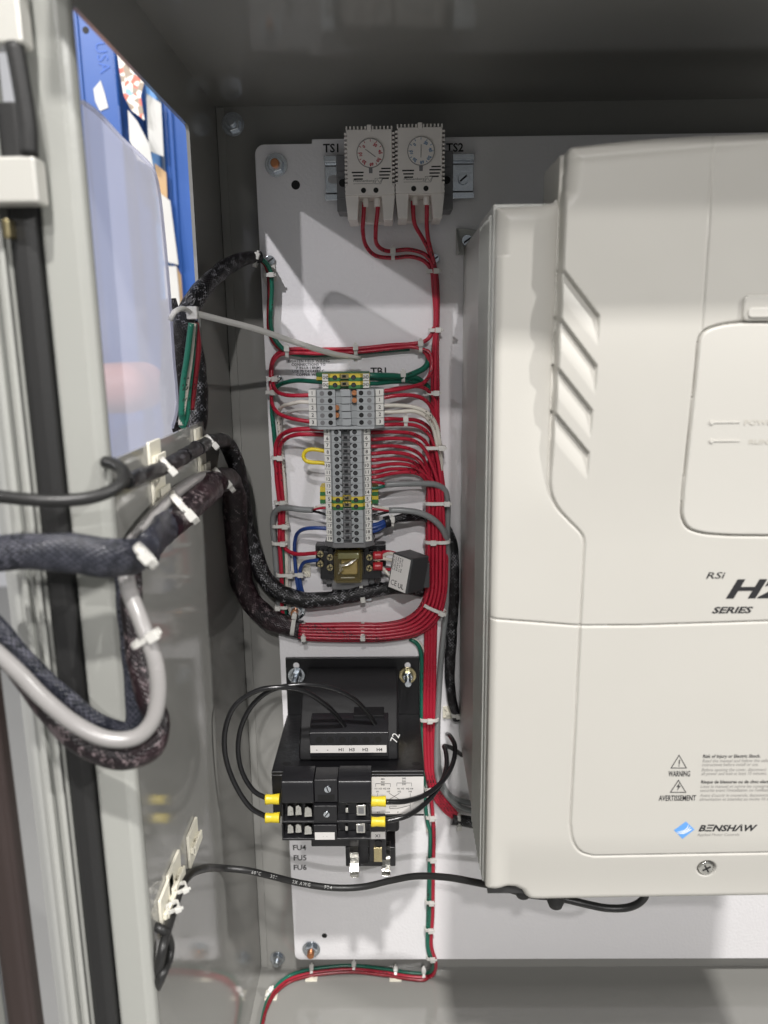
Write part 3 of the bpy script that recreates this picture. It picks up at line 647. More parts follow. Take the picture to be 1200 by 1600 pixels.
mainedge = [(me_px[0][0], 112)]+me_px
mainpoly = smooth(mainedge)+smooth([xz(u, v, 202) for u, v in ((893, 1296), (894, 1308), (900, 1325), (911, 1337), (930, 1343))])+[(XR+20, xz(1200, 1335, 202)[1]), (XR+20, 112)]
sm_ = [xz(u, v, 202) for u, v in ((765, 969), (908, 980), (1000, 979.5), (1200, 973))]
lower_seam = sm_+[(XR+5, sm_[-1][1]+1)]
cover_r = [xz(u, v, 205) for u, v in ((1116, 200), (1108, 350), (1097, 515))]
key = smooth([xz(u, v, 205) for u, v in ((1201, 503), (1162, 503), (1121, 509), (1101, 517), (1093, 528), (1087.5, 576), (1077, 700), (1070, 790), (1071, 812), (1080, 828), (1100, 836), (1140, 840), (1201, 841))])
keyp = key+[(XR+20, key[-1][1]), (XR+20, key[0][1])]
louv = []
for (u0, v0, u1, v1) in ((878, 418, 936, 494), (874, 494, 932, 571), (870, 571, 926, 641), (866.5, 642, 922, 708)):
    louv.append((xz(u0, v0, 203), xz(u1, v1, 203)))
def height(X, Z):
    ds = sdist(X, Z, shell); dm = sdist(X, Z, mainpoly)
    base = np.full(X.shape, HC)
    # left strip dips towards the step in its upper part, fading out downwards
    dip = S((Z+95)/95.)*7+S((Z+95)/60)*0
    step = S((dm+.2)/1.6)
    fil = np.exp(-np.clip(-dm, 0, 40)/7.)
    base = base-(1-step)*dip*(.35+.65*fil)
    base = base+step*S((Z+110)/110.)*5.
    # crown rounding on the main part
    up = np.where(dm > 0, 1., 1.)
    r = np.where(Z > 40, 8., 4.5); d = np.clip(ds, 0, 50); k = np.clip((r-d)/r, 0, 1)
    base = base-r*(1-np.sqrt(np.clip(1-k**2, 0, 1)))*.95
    base = base-1.2*np.exp(-((np.abs(Z-(84.5+(X-82)*.055)))/1.1)**2)*0
    (ra, rza), (rb, rzb) = xz(887, 248, 202), xz(1112, 229, 202)
    base = base+np.where(dm > 0, 1, 0)*(.8*np.exp(-((Z-(rza+(X-ra)*(rzb-rza)/(rb-ra)))/1.8)**2))
    g = lambda D, w, dp: dp*np.exp(-(D/w)**2)
    base = base-g(np.abs(dm), .55, 1.5)*(Z < 85)
    base = base-g(segdist(X, Z, lower_seam), .5, 1.4)
    base = base-g(segdist(X, Z, cover_r), .45, .7)
    kd = sdist(X, Z, keyp); base = base-g(np.abs(kd), .6, 1.8)+.5*S(kd/1.2)
    # lip along the bottom below the main cover falls back
    base = base-S((-284-Z)/46)*4*S((X-58)/10)
    # louvres: sharp upper edge, scoop rising gently below it
    for (xa, za), (xb, zb) in louv:
        sl = (zb-za)/(xb-xa); t = (X-xa)/(xb-xa); zl = za+sl*(X-xa); dz = zl-Z
        m = (t > -.02) & (t < 1) & (dz > 0); wdt = 15.5*np.clip(1.02-.0*t, 0, 1)
        dep = 3.6*np.clip(1-dz/wdt, 0, 1)**1.3*S(dz/.9)*S((1.0-t)/.035)
        side = (t >= .80) & (t < 1) & (dz > 0)
        base = base-np.where(m, dep, 0)
    # screw recess
    x, z = xz(1105, 1359, 199); q = np.hypot((X-x), (Z-z)); base = base-2.8*S((5.9-q)/1.2)
    # latch notch above the keypad
    x, z = xz(1168, 480, 206); return base
def hf(name, x0, x1, z0, z1, st, m, mask, parent, skirt=8., lab=None):
    nx, nz = int((x1-x0)/st)+1, int((z1-z0)/st)+1
    gx, gz = np.linspace(x0, x1, nx), np.linspace(z0, z1, nz); X, Z = np.meshgrid(gx, gz)
    Hh = height(X, Z); mk = mask(X, Z)
    cell = mk[:-1, :-1] & mk[1:, :-1] & mk[:-1, 1:] & mk[1:, 1:]
    idx = np.arange(nx*nz).reshape(nz, nx)
    a, b, c, d = idx[:-1, :-1][cell], idx[:-1, 1:][cell], idx[1:, 1:][cell], idx[1:, :-1][cell]
    quads = np.stack([a, b, c, d], 1)
    ed = np.concatenate([quads[:, [i, (i+1) % 4]] for i in range(4)]); key_ = np.sort(ed, 1)
    _, inv, cnt = np.unique(key_[:, 0].astype(np.int64)*(nx*nz)+key_[:, 1], return_inverse=True, return_counts=True)
    be = ed[cnt[inv] == 1]
    used = np.unique(quads); remap = np.full(nx*nz, -1); remap[used] = np.arange(len(used))
    co = np.stack([X.ravel()[used]*.001, -Hh.ravel()[used]*.001, Z.ravel()[used]*.001], 1)
    quads = remap[quads]; be = remap[be]; bu = np.unique(be); rb = np.full(len(used), -1); rb[bu] = len(used)+np.arange(len(bu))
    sk = co[bu].copy(); sk[:, 1] = np.maximum(sk[:, 1]+skirt*.001, -.1985 if skirt > 20 else sk[:, 1]+skirt*.001)
    co = np.concatenate([co, sk]); sq = np.stack([be[:, 1], be[:, 0], rb[be[:, 0]], rb[be[:, 1]]], 1)
    me = bpy.data.meshes.new(name); me.from_pydata(co.tolist(), [], np.concatenate([quads, sq]).tolist())
    sm = np.zeros(len(me.polygons), bool); sm[:len(quads)] = True; me.polygons.foreach_set('use_smooth', sm); me.update()
    o = obj(name, me, m, parent, label=lab); return o
seamz = lambda X: np.interp(X, [q[0] for q in lower_seam], [q[1] for q in lower_seam])
hf('upper_cover', XS-1, XR, -160, 100, .5, CREAM, lambda X, Z: (sdist(X, Z, shell) > 0) & (Z > seamz(X)) & (sdist(X, Z, keyp) < .25), drv, 10)
hf('lower_cover', XS-1, XR, -345, -142, .5, CREAM, lambda X, Z: (sdist(X, Z, shell) > 0) & (Z <= seamz(X)+.5), drv, 10)
hf('keypad_lid', 140, XR, -112, 14, .5, CREAML, lambda X, Z: (sdist(X, Z, keyp) > -.25), drv, 4)
# far part of the cover, outside the frame but closing the box
obj('cover_side', box(B(), XR, 272, 150, HC, -330, 95), CREAM, drv, bev=3)
# body of the cover behind the skin
obj('cover_wall', box(B(), XS+1.5, XR, 188.2, 191.5, -318, 59), CREAM, drv, bev=.5)
obj('cover_wall', box(B(), 84, XR, 150, 192, 61.2, 88), CREAM, drv, bev=1)
x, z = xz(1164, 461, 207); x2, z2 = xz(1164, 502, 207)
obj('lid_latch', prism(B(), rrect(x, x+30, z2, z, 3), 196, 206.6), CREAM, drv, bev=1.2, segs=3)
obj('latch_pad', prism(B(), rrect(x+2.2, x+28, z2+1.5, z-6, 2), 206, 207.6), CREAML, drv, bev=.8)  # raised pale pad on the lid latch
x, z = xz(1105, 1359, 198.5); sc_ = obj('cover_screw', disc(B(), x, z, 4.6, 192, 197.6, 28), CHROME, drv, bev=1.2, segs=3)
bm = B()
for q in (.5, .5+math.pi/2):
    c, s = math.cos(q), math.sin(q); a, b = 2.6, .5
    prism(bm, [(x+c*a-s*b, z+s*a+c*b), (x-c*a-s*b, z-s*a+c*b), (x-c*a+s*b, z-s*a-c*b), (x+c*a+s*b, z+s*a-c*b)], 197.3, 197.75+q*.01)
obj('cross_slot', bm, HOLE, sc_)
def dt(s, u, v, h, height_mm, wpx=None, m=INK, shear=0., bold=0., name='printed_lettering', align='LEFT'):
    x, z = xz(u, v, h); w = None if wpx is None else xz(u+wpx, v, h)[0]-x
    return text(name, s, x, z, h+.12, height_mm, m, drv, width=w, shear=shear, bold=bold, align=align)
HT = 203.6
def hat(x, z): return float(height(np.array([[x]]), np.array([[z]]))[0, 0])
def dh(u, v):
    h = 203.
    for _ in range(4): h = hat(*xz(u, v, h))
    return h
h1 = dh(1110, 905)
dt('RSi', 1103, 904, h1, 3.6, 30, shear=.25, bold=.01)
dt('H2', 1134, 934, h1, 10.2, 92, shear=.3, bold=.035)
dt('SERIES', 1112, 958, dh(1130, 955), 3.5, 64, shear=.3, bold=.035)
hk = dh(1130, 670)
def emb(s, u, v, hh, wpx): dt(s, u, v, dh(u-20, v-2)+.12, hh, wpx, mat('embossed_cream', (.50, .48, .43), .4), bold=.02, name='raised_lettering')
emb('POWER', 1163, 664, 2.6, 52); emb('RUN', 1170, 694, 2.6, 30)
bm = B()
for v in (660, 689):
    hk = dh(1130, v)+.2; xa_, z_ = xz(1112, v, hk); xb_, _ = xz(1156, v, hk); box(bm, xa_, xb_, hk-.2, hk+.25, z_-.35, z_+.35); disc(bm, xa_, z_, 1.1, hk-.2, hk+.4, 12)
obj('indicator_line', bm, CREAML, drv)
hw = dh(1100, 1220)
dt('WARNING', 1044, 1213, hw, 3.4, 34, bold=.02); dt('AVERTISSEMENT', 1029, 1251, hw, 3.4, 58, bold=.02)
bm = B()
for (u, vt, vb) in ((1061, 1180, 1200), (1060, 1219, 1238)):
    a = xz(u, vt, hw); l = xz(u-12.5, vb, hw); r = xz(u+11.5, vb, hw)
    for p, q in ((a, l), (l, r), (r, a)):
        d = Vector((q[0]-p[0], q[1]-p[1])).normalized(); n = Vector((-d.y, d.x))*.22; e = d*.2
        prism(bm, [(p[0]-e.x+n.x, p[1]-e.y+n.y), (q[0]+e.x+n.x, q[1]+e.y+n.y), (q[0]+e.x-n.x, q[1]+e.y-n.y), (p[0]-e.x-n.x, p[1]-e.y-n.y)], hw-.1, hw+.13+.004*random.random())
x, z = xz(1061, 1195, hw); box(bm, x-.3, x+.3, hw-.1, hw+.13, z+.2, z+3.1); box(bm, x-.3, x+.3, hw-.1, hw+.13, z-1, z-.4)
x, z = xz(1060, 1229, hw); prism(bm, [(x+.6, z+2.6), (x-1.2, z-.3), (x, z-.1), (x-.7, z-2.6), (x+1.3, z+.5), (x+.1, z+.4)], hw-.1, hw+.13)
obj('warning_symbol', bm, INK, drv)
for i, (s, v, b, w) in enumerate((('Risk of Injury or Electric Shock.', 1184, .02, 90), ('Read the manual and follow the safety', 1191, 0, 108), ('instructions before install or use.', 1197, 0, 88), ('Before opening the cover, disconnect', 1205, 0, 101), ('all power and wait at least 10 minutes.', 1211, 0, 102),
        ('Risque de blessures ou de choc electrique.', 1224, .02, 122), ("Lisez le manuel et suivre les consignes de", 1231, 0, 118), ("securite avant l'installation ou l'utilisation.", 1237, 0, 116), ("Avant d'ouvrir le couvercle, deconnectez", 1245, 0, 112), ('alimentation et attendez au moins 10 min.', 1251, 0, 116))):
    dt(s, 1098-i*.6, v, hw, 2.0, w, INK if b else INKG, shear=.1 if b else .2, bold=b)
x, z = xz(1069, 1297, hw); R1 = xz(1085, 1297, hw)[0]-x
bm = B(); prism(bm, [(x-R1, z), (x+.6, z+R1*.95), (x+R1, z+.4), (x-.6, z-R1*.95)], hw-.1, hw+.13); lg = obj('logo_diamond', bm, LOGO, drv)
for k in range(3): obj('logo_stroke', tube_mesh([(x-R1*.75, hw+.15, z-1.2-.5*k), (x, hw+.15, z-.8-.9*k+.6), (x+R1*.25+k*1.0, hw+.15, z+1.2-.5*k), (x+R1*.38+k*1.1, hw+.15, z+3.6-1.4*k)], [.05, .3, .32, .08], nseg=6, step=.6, flat=.3), INKW, lg)
dt('BΞNSHΛW', 1091, 1298.5, hw, 3.9, 92, shear=.3, bold=.035); dt('Applied Motor Controls', 1089, 1306, hw, 1.7, 66, INKG, shear=.2)
for lb, u, v in (('black rubber gland under the drive, nearer its left corner', 817, 1396), ('black rubber gland under the drive, right of the other gland', 868, 1412)):
    x, _, z = P(u, v, 175); o = obj('rubber_gland', tube_mesh([(x, 175, z+8), (x, 175, z+2), (x, 175, z-1.5), (x, 175, z-2.8)], [5.4, 5.4, 4.2, 1.6], nseg=18, step=1), RUBBER); tag(o, lb, 'cable gland', 'rubber glands under the drive')
# ================================================================== TRANSFORMER
tr = thing('transformer', 'black control transformer on a bolted bracket with a white wiring diagram', 'transformer', (-35, 0, -340))
BX0, BX1 = -90.5, 20.7; HF = 92.
obj('mounting_bracket', box(B(), BX0+.5, BX1-.3, .2, 3.2, -345, -255.5), BLACKG, tr, bev=.6)
zt = P(540, 1205, HF)[2]; zb = P(540, 1276, HF)[2]
obj('bracket_shelf', box(B(), BX0, BX1, 3.3, HF, zt-2.6, zt), BLACKG, tr, bev=.8)
obj('bracket_front', box(B(), BX0, BX1, HF-3, HF-.1, zb, zt-2.7), BLACKG, tr, bev=.8)
obj('core', box(B(), BX0+6, BX1-6, 6, HF-6, zb+3, zt-2.8), BLACKG, tr)
# winding hump: slanted block on the shelf
xa, xb = P(473, 1080, 40)[0], P(626, 1170, 72)[0]
zc0, zc1 = zt+.1, P(550, 1074, 42)[2]
obj('coil_cover', prism(B(), [(4, zc0), (4, zc1), (40, zc1), (52, zc1-5), (76, zc0+8), (78, zc0)], xa, xb-1.5, 'hz'), mat('matte_black', (.008, .008, .009), .6, bump=.15, bscale=300, spec=.25), tr, bev=2, segs=3)
tb = obj('terminal_strip', prism(B(), [(60, zc0+4), (60, zc0+30), (72, zc0+30), (82, zc0+25), (82, zc0+6), (78, zc0+4)], P(484, 1160, 82)[0], P(607, 1160, 82)[0], 'hz'), BLACK, tr, bev=.5)
xl, xr_ = P(485, 1170, 82)[0], P(604, 1170, 82)[0]; zl = P(545, 1176, 82.5)[2]; zu = P(545, 1165, 82.5)[2]
zh = P(545, 1157, 83)[2]
st = obj('marking_strip', box(B(), xl, xr_, 82.1, 82.6, zl, zu), LABEL, tr)
for s, u in (('-', 495), ('-', 512), ('H1', 533), ('H3', 550), ('H2', 571), ('H4', 593)):
    x, _, z = P(u, 1173.5, 82.6); text('strip_lettering', s, x, z, 82.75, 2.5, INK, st, align='CENTER', bold=.02)
for u in (498, 516, 535, 554, 572, 591):
    x, _, _ = P(u, 1157, 83); obj('terminal_hole', disc(B(), x, zh, 2.6, 81.5, 82.25, 14), HOLE, tr)
bm = B()
for u in (507, 525, 544, 563, 582): x, _, _ = P(u, 1157, 83); box(bm, x-.6, x+.6, 66, 82.4, zu+.5, zc0+24.5)
obj('strip_rib', bm, BLACK, tr, bev=.2)
bm = B(); 
for (ua, va, ub, vb) in ((492, 1132, 510, 1138), (512, 1132, 530, 1138), (552, 1118, 600, 1132)): pbox(bm, ua, va, ub, vb, 55, 70)
obj('jumper_clip', bm, MATS['matte_black'], tr, bev=.4)
text('chalk_mark', '72', *[P(620, 1160, 78.3)[i] for i in (0, 2)], 79.2, 5.5, INKW, tr, rot=math.radians(70))
for v_, u_ in ((1193, 448), (1193, 650)):
    x, h_, z = PZ(u_, v_, zt+.1); bm = B(); n = 16
    vs = [bm.verts.new(V((x+3.2*math.cos(6.283*i/n), h_+2.4*math.sin(6.283*i/n), zt+.12))) for i in range(n)]; bm.faces.new(vs); obj('shelf_hole', bm, HOLE, tr)
for lb, u in (('zinc nut and long stud at the transformer bracket, left one', 463), ('yellow zinc washer and stud at the transformer bracket, right one', 637)):
    t = thing('bolt', lb, 'bolt', P(u, 1056, 3), 'bracket bolts of the transformer'); x, _, z = P(u, 1056, 5)
    obj('washer', ring(B(), x, z, 3, 7.2, 3.3, 4.6), BRASSZ if u > 500 else ZINC, t, bev=.3)
    obj('nut', prism(B(), [(x+4.6*math.cos(math.pi/3*i), z+4.6*math.sin(math.pi/3*i)) for i in range(6)], 4.7, 8.6), ZINC, t, bev=.5)
    obj('stud', tube_mesh([(x, 5, z), (x, 22, z)], 2.3, step=1, lump=0), ZINC, t)
    bm = B(); 
    for k in range(9): ring(bm, x, z, 2.2, 2.6, 9.4+k*1.3, 10.0+k*1.3, 14)
    obj('thread', bm, ZINC, t)
    bm = B(); prism(bm, rrect(x-2.4, x+2.4, z+6, z+11, 2.3), 2.6, 3.35); obj('bracket_slot', bm, PLATE, tr)
# diagram label
dl = obj('diagram_label', pbox(B(), 570, 1214, 662, 1272, HF, HF+.3), LABEL, tr)
for s, u, v in (('480', 598, 1218), ('460', 598, 1222.5), ('440', 598, 1227), ('240', 631, 1217), ('230', 631, 1221.5), ('220', 631, 1226), ('H1 H3', 591, 1233), ('H2 H4', 604, 1233), ('H1 H3', 626, 1233), ('H2 H4', 640, 1233), ('H1', 590, 1237.5), ('H3', 607, 1237.5), ('H2', 624, 1237.5), ('H4', 641, 1237.5), ('X2', 591, 1270), ('N/A', 606, 1270), ('F', 622, 1270), ('X1', 641, 1270)):
    x, _, z = P(u, v, HF); text('diagram_lettering', s, x, z, HF+.45, 1.35, INK, dl, align='CENTER', bold=.01)
bm = B()
def ln(bm, a, b, h, w=.13):
    p = P(*a, h); q = P(*b, h); d = Vector((q[0]-p[0], q[2]-p[2])).normalized(); n = Vector((-d.y, d.x))*w
    prism(bm, [(p[0]+n.x, p[2]+n.y), (q[0]+n.x, q[2]+n.y), (q[0]-n.x, q[2]-n.y), (p[0]-n.x, p[2]-n.y)], h+.25, h+.42+random.random()*.02)
for a, b in (((587, 1224), (610, 1224)), ((587, 1224), (587, 1229)), ((610, 1224), (610, 1229)), ((620, 1223), (643, 1223)), ((620, 1223), (620, 1228)), ((643, 1223), (643, 1228)), ((608, 1249), (624, 1239)), ((608, 1239), (626, 1250)), ((626, 1250), (641, 1250)), ((641, 1239), (641, 1264)), ((590, 1239), (590, 1250)), ((590, 1250), (608, 1250)), ((609, 1259), (620, 1259)), ((609, 1259), (609, 1263)), ((620, 1263), (641, 1258)), ((609, 1263), (620, 1263))): ln(bm, a, b, HF)
obj('diagram_line', bm, INK, dl)
# lower terminal pieces of the transformer
obj('output_strip', pbox(B(), 486, 1296, 578, 1323, 60, 84), BLACK, tr, bev=.8)
obj('output_strip', pbox(B(), 576, 1276, 603, 1345, 60, 96), BLACK, tr, bev=.8)
obj('side_boss', pbox(B(), 596, 1272, 624, 1302, 40, 80), BLACK, tr, bev=3, segs=4)
obj('clip_base', pbox(B(), 540, 1324, 618, 1354, 50, 76), BLACK, tr, bev=.8)
obj('clip_base', pbox(B(), 554, 1318, 576, 1350, 50, 82), BLACK, tr, bev=.6)
xt = obj('marking_strip', pbox(B(), 578, 1300, 602, 1311, 96, 96.4), LABEL, tr); x, _, z = P(590, 1308, 96.4); text('strip_lettering', 'X1', x, z, 96.6, 2.4, INK, xt, align='CENTER', bold=.02)
bm = B(); pbox(bm, 584, 1325, 597, 1347, 96, 98); obj('contact_tab', bm, BRASSZ, tr, bev=.3)
x, _, z = P(591, 1317, 96.5); obj('contact_screw', disc(B(), x, z, 2.6, 95, 97.5), HOLE, tr)
def clip(u0, v0, u1, v1, name='fuse_clip'):
    x0, _, z1 = P(u0, v0, 92); x1, _, z0 = P(u1, v1, 92); hh = z1-z0
    p = [(78, z1), (90, z1), (94, z1-hh*.12), (92, z1-hh*.3), (87, z1-hh*.5), (92, z1-hh*.62), (95, z1-hh*.75), (90, z0+hh*.1), (94, z0), (93, z0-.1), (88.6, z0+hh*.1), (93.6, z1-hh*.75), (91, z1-hh*.63), (85.6, z1-hh*.5), (90.6, z1-hh*.28), (92.6, z1-hh*.13), (89.4, z1-1), (78, z1-1)]
    return obj(name, prism(B(), p, x0, x1, 'hz'), CHROME, tr, bev=.2)
clip(546, 1325, 561, 1369); clip(596, 1332, 610, 1366)
# ================================================================== FUSE HOLDERS
FH = 96.; FX0, FX1 = P(440, 1270, 112)[0], P(580, 1270, 112)[0]
def fuse_holder(label, va, vb, dx, covered):
    H = 112.; z1 = P(510, va, H)[2]; z0 = P(510, vb, H)[2]; x0, x1 = FX0+dx, FX1+dx; w = x1-x0
    t = thing('fuse_holder', label, 'fuse holder', ((x0+x1)/2, FH, z0), 'stacked black fuse holders on the transformer')
    z0 += .35
    if covered:
        q = [(FH-3.5, z0), (FH-3.5, z1), (H-6, z1), (H-1.5, z1-2), (H, z1-6), (H, z0+1), (H-1, z0)]
        obj('cover_lobe', prism(B(), q, x0, x0+w*.36, 'hz'), BLACK, t, bev=.9, segs=3); obj('cover_lobe', prism(B(), q, x0+w*.63, x1, 'hz'), BLACK, t, bev=.9, segs=3)
        obj('centre_block', box(B(), x0+w*.36+.2, x0+w*.63-.2, FH-3.5, H-2, z0, z1-1), BLACK, t, bev=.6)
        x, _, z = P(511, (va+vb)/2-3, H); screwhead(t, x+dx, z, H-1.6, 2.5, ZINC, ang=1.9)
        obj('window', box(B(), x0+w*.40, x0+w*.59, H-2.2, H-1.8, z0+1.5, z0+6), HOLE, t)
    else:
        obj('base', box(B(), x0, x1, FH-3.5, H-9, z0, z1), BLACK, t, bev=.6)
        rim = B(); box(rim, x0, x1, H-9, H, z0, z0+1.8); box(rim, x0, x0+1.2, H-9, H, z0+1.9, z1); box(rim, x1-1.2, x1, H-9, H, z0+1.9, z1); obj('rim', rim, BLACK, t, bev=.5)
        obj('centre_block', box(B(), x0+w*.36, x0+w*.62, H-9, H+1, z0+2, z1), BLACK, t, bev=.5)
        zm = (z0+z1)/2+.8; hz = (z1-z0)*.30
        for a, b, dh_ in ((.05, .13, -1), (.14, .22, -1.5), (.245, .34, .5)):
            c = B(); prism(c, [(x0+w*a, zm-hz), (x0+w*b, zm-hz*.9), (x0+w*b-.4, zm+hz*.6), (x0+w*(a+b)/2, zm+hz), (x0+w*a+.6, zm+hz*.8)], H-8.9, H-2+dh_); obj('spring_clip', c, CHROME, t, bev=.5)
        bm = B(); box(bm, x0+w*.71, x0+w*.74, H-8.8, H-3, zm-1.6, zm+2); obj('contact_pin', bm, CHROME, t, bev=.2)
        bm = B(); box(bm, x0+w*.83, x0+w*.94, H-8.8, H-3, zm-hz, zm+hz); p = obj('contact_plate', bm, CHROME, t, bev=.6)
        bm = B(); box(bm, x0+w*.855, x0+w*.915, H-3.1, H-2.4, zm-hz*.5, zm+hz*.6); obj('contact_notch', bm, GREYD, p)
        if vb < 1300: x, _, z = P(510.5, (va+vb)/2, H); screwhead(t, x+dx, z+1, H+1.1, 2.3, ZINC, ang=.9)
    return t
fuse_holder('top black fuse holder with smooth rounded cover and centre screw', 1219, 1257, .3, True)
fuse_holder('middle black fuse holder with silver clips and a centre screw', 1258, 1287, 0, False)
fh = fuse_holder('lowest black fuse holder with silver clips and a blank white marker', 1288, 1314, -.5, False)
bm = pbox(B(), 492, 1301, 523, 1312, 113.2, 113.6); mk = obj('marking_strip', bm, LABEL, fh); x, _, z = P(508, 1308, 113.7); text('strip_lettering', '-   -', x, z, 113.8, 1.6, INK, mk, align='CENTER')
G_BW = 'black jumper wires on the transformer'
def crimp(label, u0, v, u1):
    a, b = P(u0, v, 108), P(u1, v, 108); o = obj('crimp_connector', tube_mesh([a, tuple((Vector(a)*.6+Vector(b)*.4)), b], [3.7, 3.3, 3.8], nseg=14, step=1, lump=.06), YEL); return tag(o, label, 'crimp connector', 'yellow crimp connectors on the fuse holders')
crimp('yellow crimp connector at the left end of the top fuse holder', 415, 1248.5, 437)
crimp('yellow crimp connector at the left end of the middle fuse holder', 415, 1277.5, 437)
crimp('yellow crimp connector at the right end of the top fuse holder', 580, 1252, 603)
crimp('yellow crimp connector at the right end of the middle fuse holder', 580, 1284, 602)
wire('jumper_wire', 'black wire looping from terminal H4 down to the upper left yellow crimp', 'wire', W([(416, 1247, 108), (398, 1237, 108), (380, 1210, 108), (372, 1175, 107), (377, 1135, 105), (396, 1100, 104), (425, 1078, 104), (465, 1070, 102), (510, 1073, 98), (550, 1090, 92), (575, 1115, 82), (590, 1137, 72)]), 1.75, BLK, G_BW)
wire('jumper_wire', 'black wire in the widest loop, from terminal H1 to the lower left yellow crimp', 'wire', W([(416, 1276, 108), (392, 1262, 110), (367, 1225, 112), (352, 1180, 112), (352, 1140, 112), (367, 1103, 112), (400, 1080, 110), (440, 1074, 108), (475, 1080, 104), (505, 1098, 96), (525, 1117, 86), (540, 1137, 75)]), 1.85, BLK, G_BW)
wire('jumper_wire', 'black wire from the upper right yellow crimp curving up behind the drive', 'wire', W([(602, 1253, 108), (632, 1252, 105), (668, 1240, 90), (695, 1216, 70), (709, 1188, 50), (711, 1166, 38), (704, 1151, 24), (699, 1147, 10)]), 1.9, BLK, G_BW)
wire('jumper_wire', 'black wire from the lower right yellow crimp curving up to the cable mount', 'wire', W([(602, 1283, 108), (635, 1275, 105), (668, 1252, 90), (690, 1222, 72), (698, 1195, 52), (696, 1172, 34), (694, 1166, 28), (704, 1168, 22), (722, 1180, 12)]), 1.9, BLK, G_BW)
# ================================================================== WIRES
ST = [((667, 690), (688, 690)), ((667, 760), (693, 760)), ((666, 820), (697, 820)), ((665, 880), (698, 880)), ((664, 925), (695, 932)), ((653, 950), (684, 966)), ((632, 966), (655, 990)), ((600, 973), (604, 1000)), ((550, 973), (551, 1001)), ((500, 974), (500, 1000)), ((468, 974), (466, 998))]
def trunk_pts(t, h, vstart):
    out = []
    for (a, b) in ST:
        tt = t
        u = a[0]+(b[0]-a[0])*tt; v = a[1]+(b[1]-a[1])*tt
        if v > vstart: out.append((u, v, h))
    return out
rr = [  # start u, v, mid control points, slot t, layer height, label
 (579, 'f', 12), ]
starts = [('the terminal tagged 3, upper wire', 600, 655, [(625, 655), (652, 657), (670, 668), (681, 690)], 1.0, 9, 700),
 ('the terminal tagged 3, lower wire', 600, 664, [(625, 663), (650, 665), (668, 676), (679, 697)], .88, 15, 710),
 ('terminal 5', 579, 676, [(615, 675), (645, 678), (664, 690), (676, 712)], .80, 9, 730),
 ('terminal 6', 579, 687, [(615, 685), (645, 688), (661, 699), (673, 722)], .70, 16, 735),
 ('terminal 7', 579, 698, [(615, 697), (642, 702), (659, 713), (670, 735)], .60, 9, 745),
 ('terminal 8', 579, 709, [(612, 707), (640, 711), (657, 722), (669, 742)], .52, 16, 750),
 ('terminal 9', 579, 719, [(612, 717), (640, 720), (657, 730), (670, 748)], .42, 9, 760),
 ('terminal 10', 579, 729, [(612, 725), (640, 727), (660, 737), (673, 755)], .34, 16, 765),
 ('terminal 11', 579, 738, [(612, 733), (642, 734), (664, 742), (676, 758)], .22, 9, 770),
 ('terminal 12', 579, 746, [(612, 740), (642, 738), (660, 744), (669, 762)], .14, 16, 775)]
for lb, u, v, mid, t, h, vs in starts:
    pts = [(u-5, v, 30), (u+8, v-.5, 31)]+[(a, b, 29-(29-h)*(i+1)/len(mid)) for i, (a, b) in enumerate(mid)]+trunk_pts(t, h, vs)
    wire('control_wire', 'red wire from the right side of '+' '.join(NUM.get(int(w), w) if w.isdigit() and int(w) > 4 else w for w in lb.split())+' into the trunk', 'wire', W(pts), 1.42, RED, G_RT)
TS = [('left wire of the TS1 thermostat', [(569, 316, 33), (568.5, 330, 33), (567, 362, 25), (572, 384, 16), (586, 399, 9), (612, 403, 7), (642, 401, 7), (663, 408, 8), (674, 422, 8), (677, 450, 8), (680, 490, 8), (678, 545, 8), (676, 600, 8), (676, 660, 8)], .06, 9),
 ('right wire of the TS1 thermostat', [(590.5, 316, 33), (590, 330, 33), (587, 360, 25), (589, 382, 16), (604, 392, 9), (640, 390, 8), (666, 399, 11), (678, 420, 11), (681, 450, 11), (683, 490, 11), (681, 545, 11), (680, 600, 11), (679, 650, 11)], .28, 11),
 ('left wire of the TS2 thermostat', [(645, 314, 33), (645.5, 330, 33), (648, 350, 27), (660, 372, 17), (670, 392, 12), (676, 418, 6), (679, 450, 5), (681, 490, 5), (681, 545, 5), (682, 600, 5), (683, 650, 6)], .5, 6),
 ('right wire of the TS2 thermostat', [(667, 314, 33), (667, 330, 33), (667, 355, 26), (670, 378, 18), (676, 402, 13), (682, 430, 8), (684, 460, 8), (684, 500, 8), (683, 545, 8), (684, 600, 8), (684, 650, 8)], .92, 6)]
for lb, pts, t, h in TS: wire('control_wire', 'red wire, '+lb+', running down to the trunk', 'wire', W(pts+trunk_pts(t, h, 690)), 1.5, RED, 'red thermostat wires')
for lb, pts in (('red wire from the upper terminal tagged 1 bending up beside the trunk', [(596, 611, 32), (612, 610, 31), (640, 605, 26), (662, 598, 18), (672, 584, 13), (675, 565, 11), (670, 550, 10), (656, 545, 9)]),
    ('red wire from the upper terminal tagged 1 dipping into the tie below', [(596, 612, 30), (630, 606, 26), (655, 604, 20), (670, 611, 15), (680, 626, 12), (682, 660, 10), (685, 700, 6), (690, 760, 5)]),
    ('red wire from the second terminal tagged 1 curving down into the trunk', [(596, 622, 31), (620, 618, 30), (645, 618, 25), (664, 625, 19), (675, 640, 14), (681, 670, 10), (684, 720, 5), (690, 770, 5)])):
    wire('control_wire', lb, 'wire', W(pts), 1.5, RED, G_RT)
wire('control_wire', 'cream wire from the upper terminal tagged 2, outer of the pair', 'wire', W([(596, 634, 31), (620, 633.5, 30), (650, 637, 28), (670, 647, 25), (682, 665, 20), (687, 690, 17), (689, 712, 12), (690, 760, 6), (688, 900, 3)]), 1.5, WHT, 'cream wires')
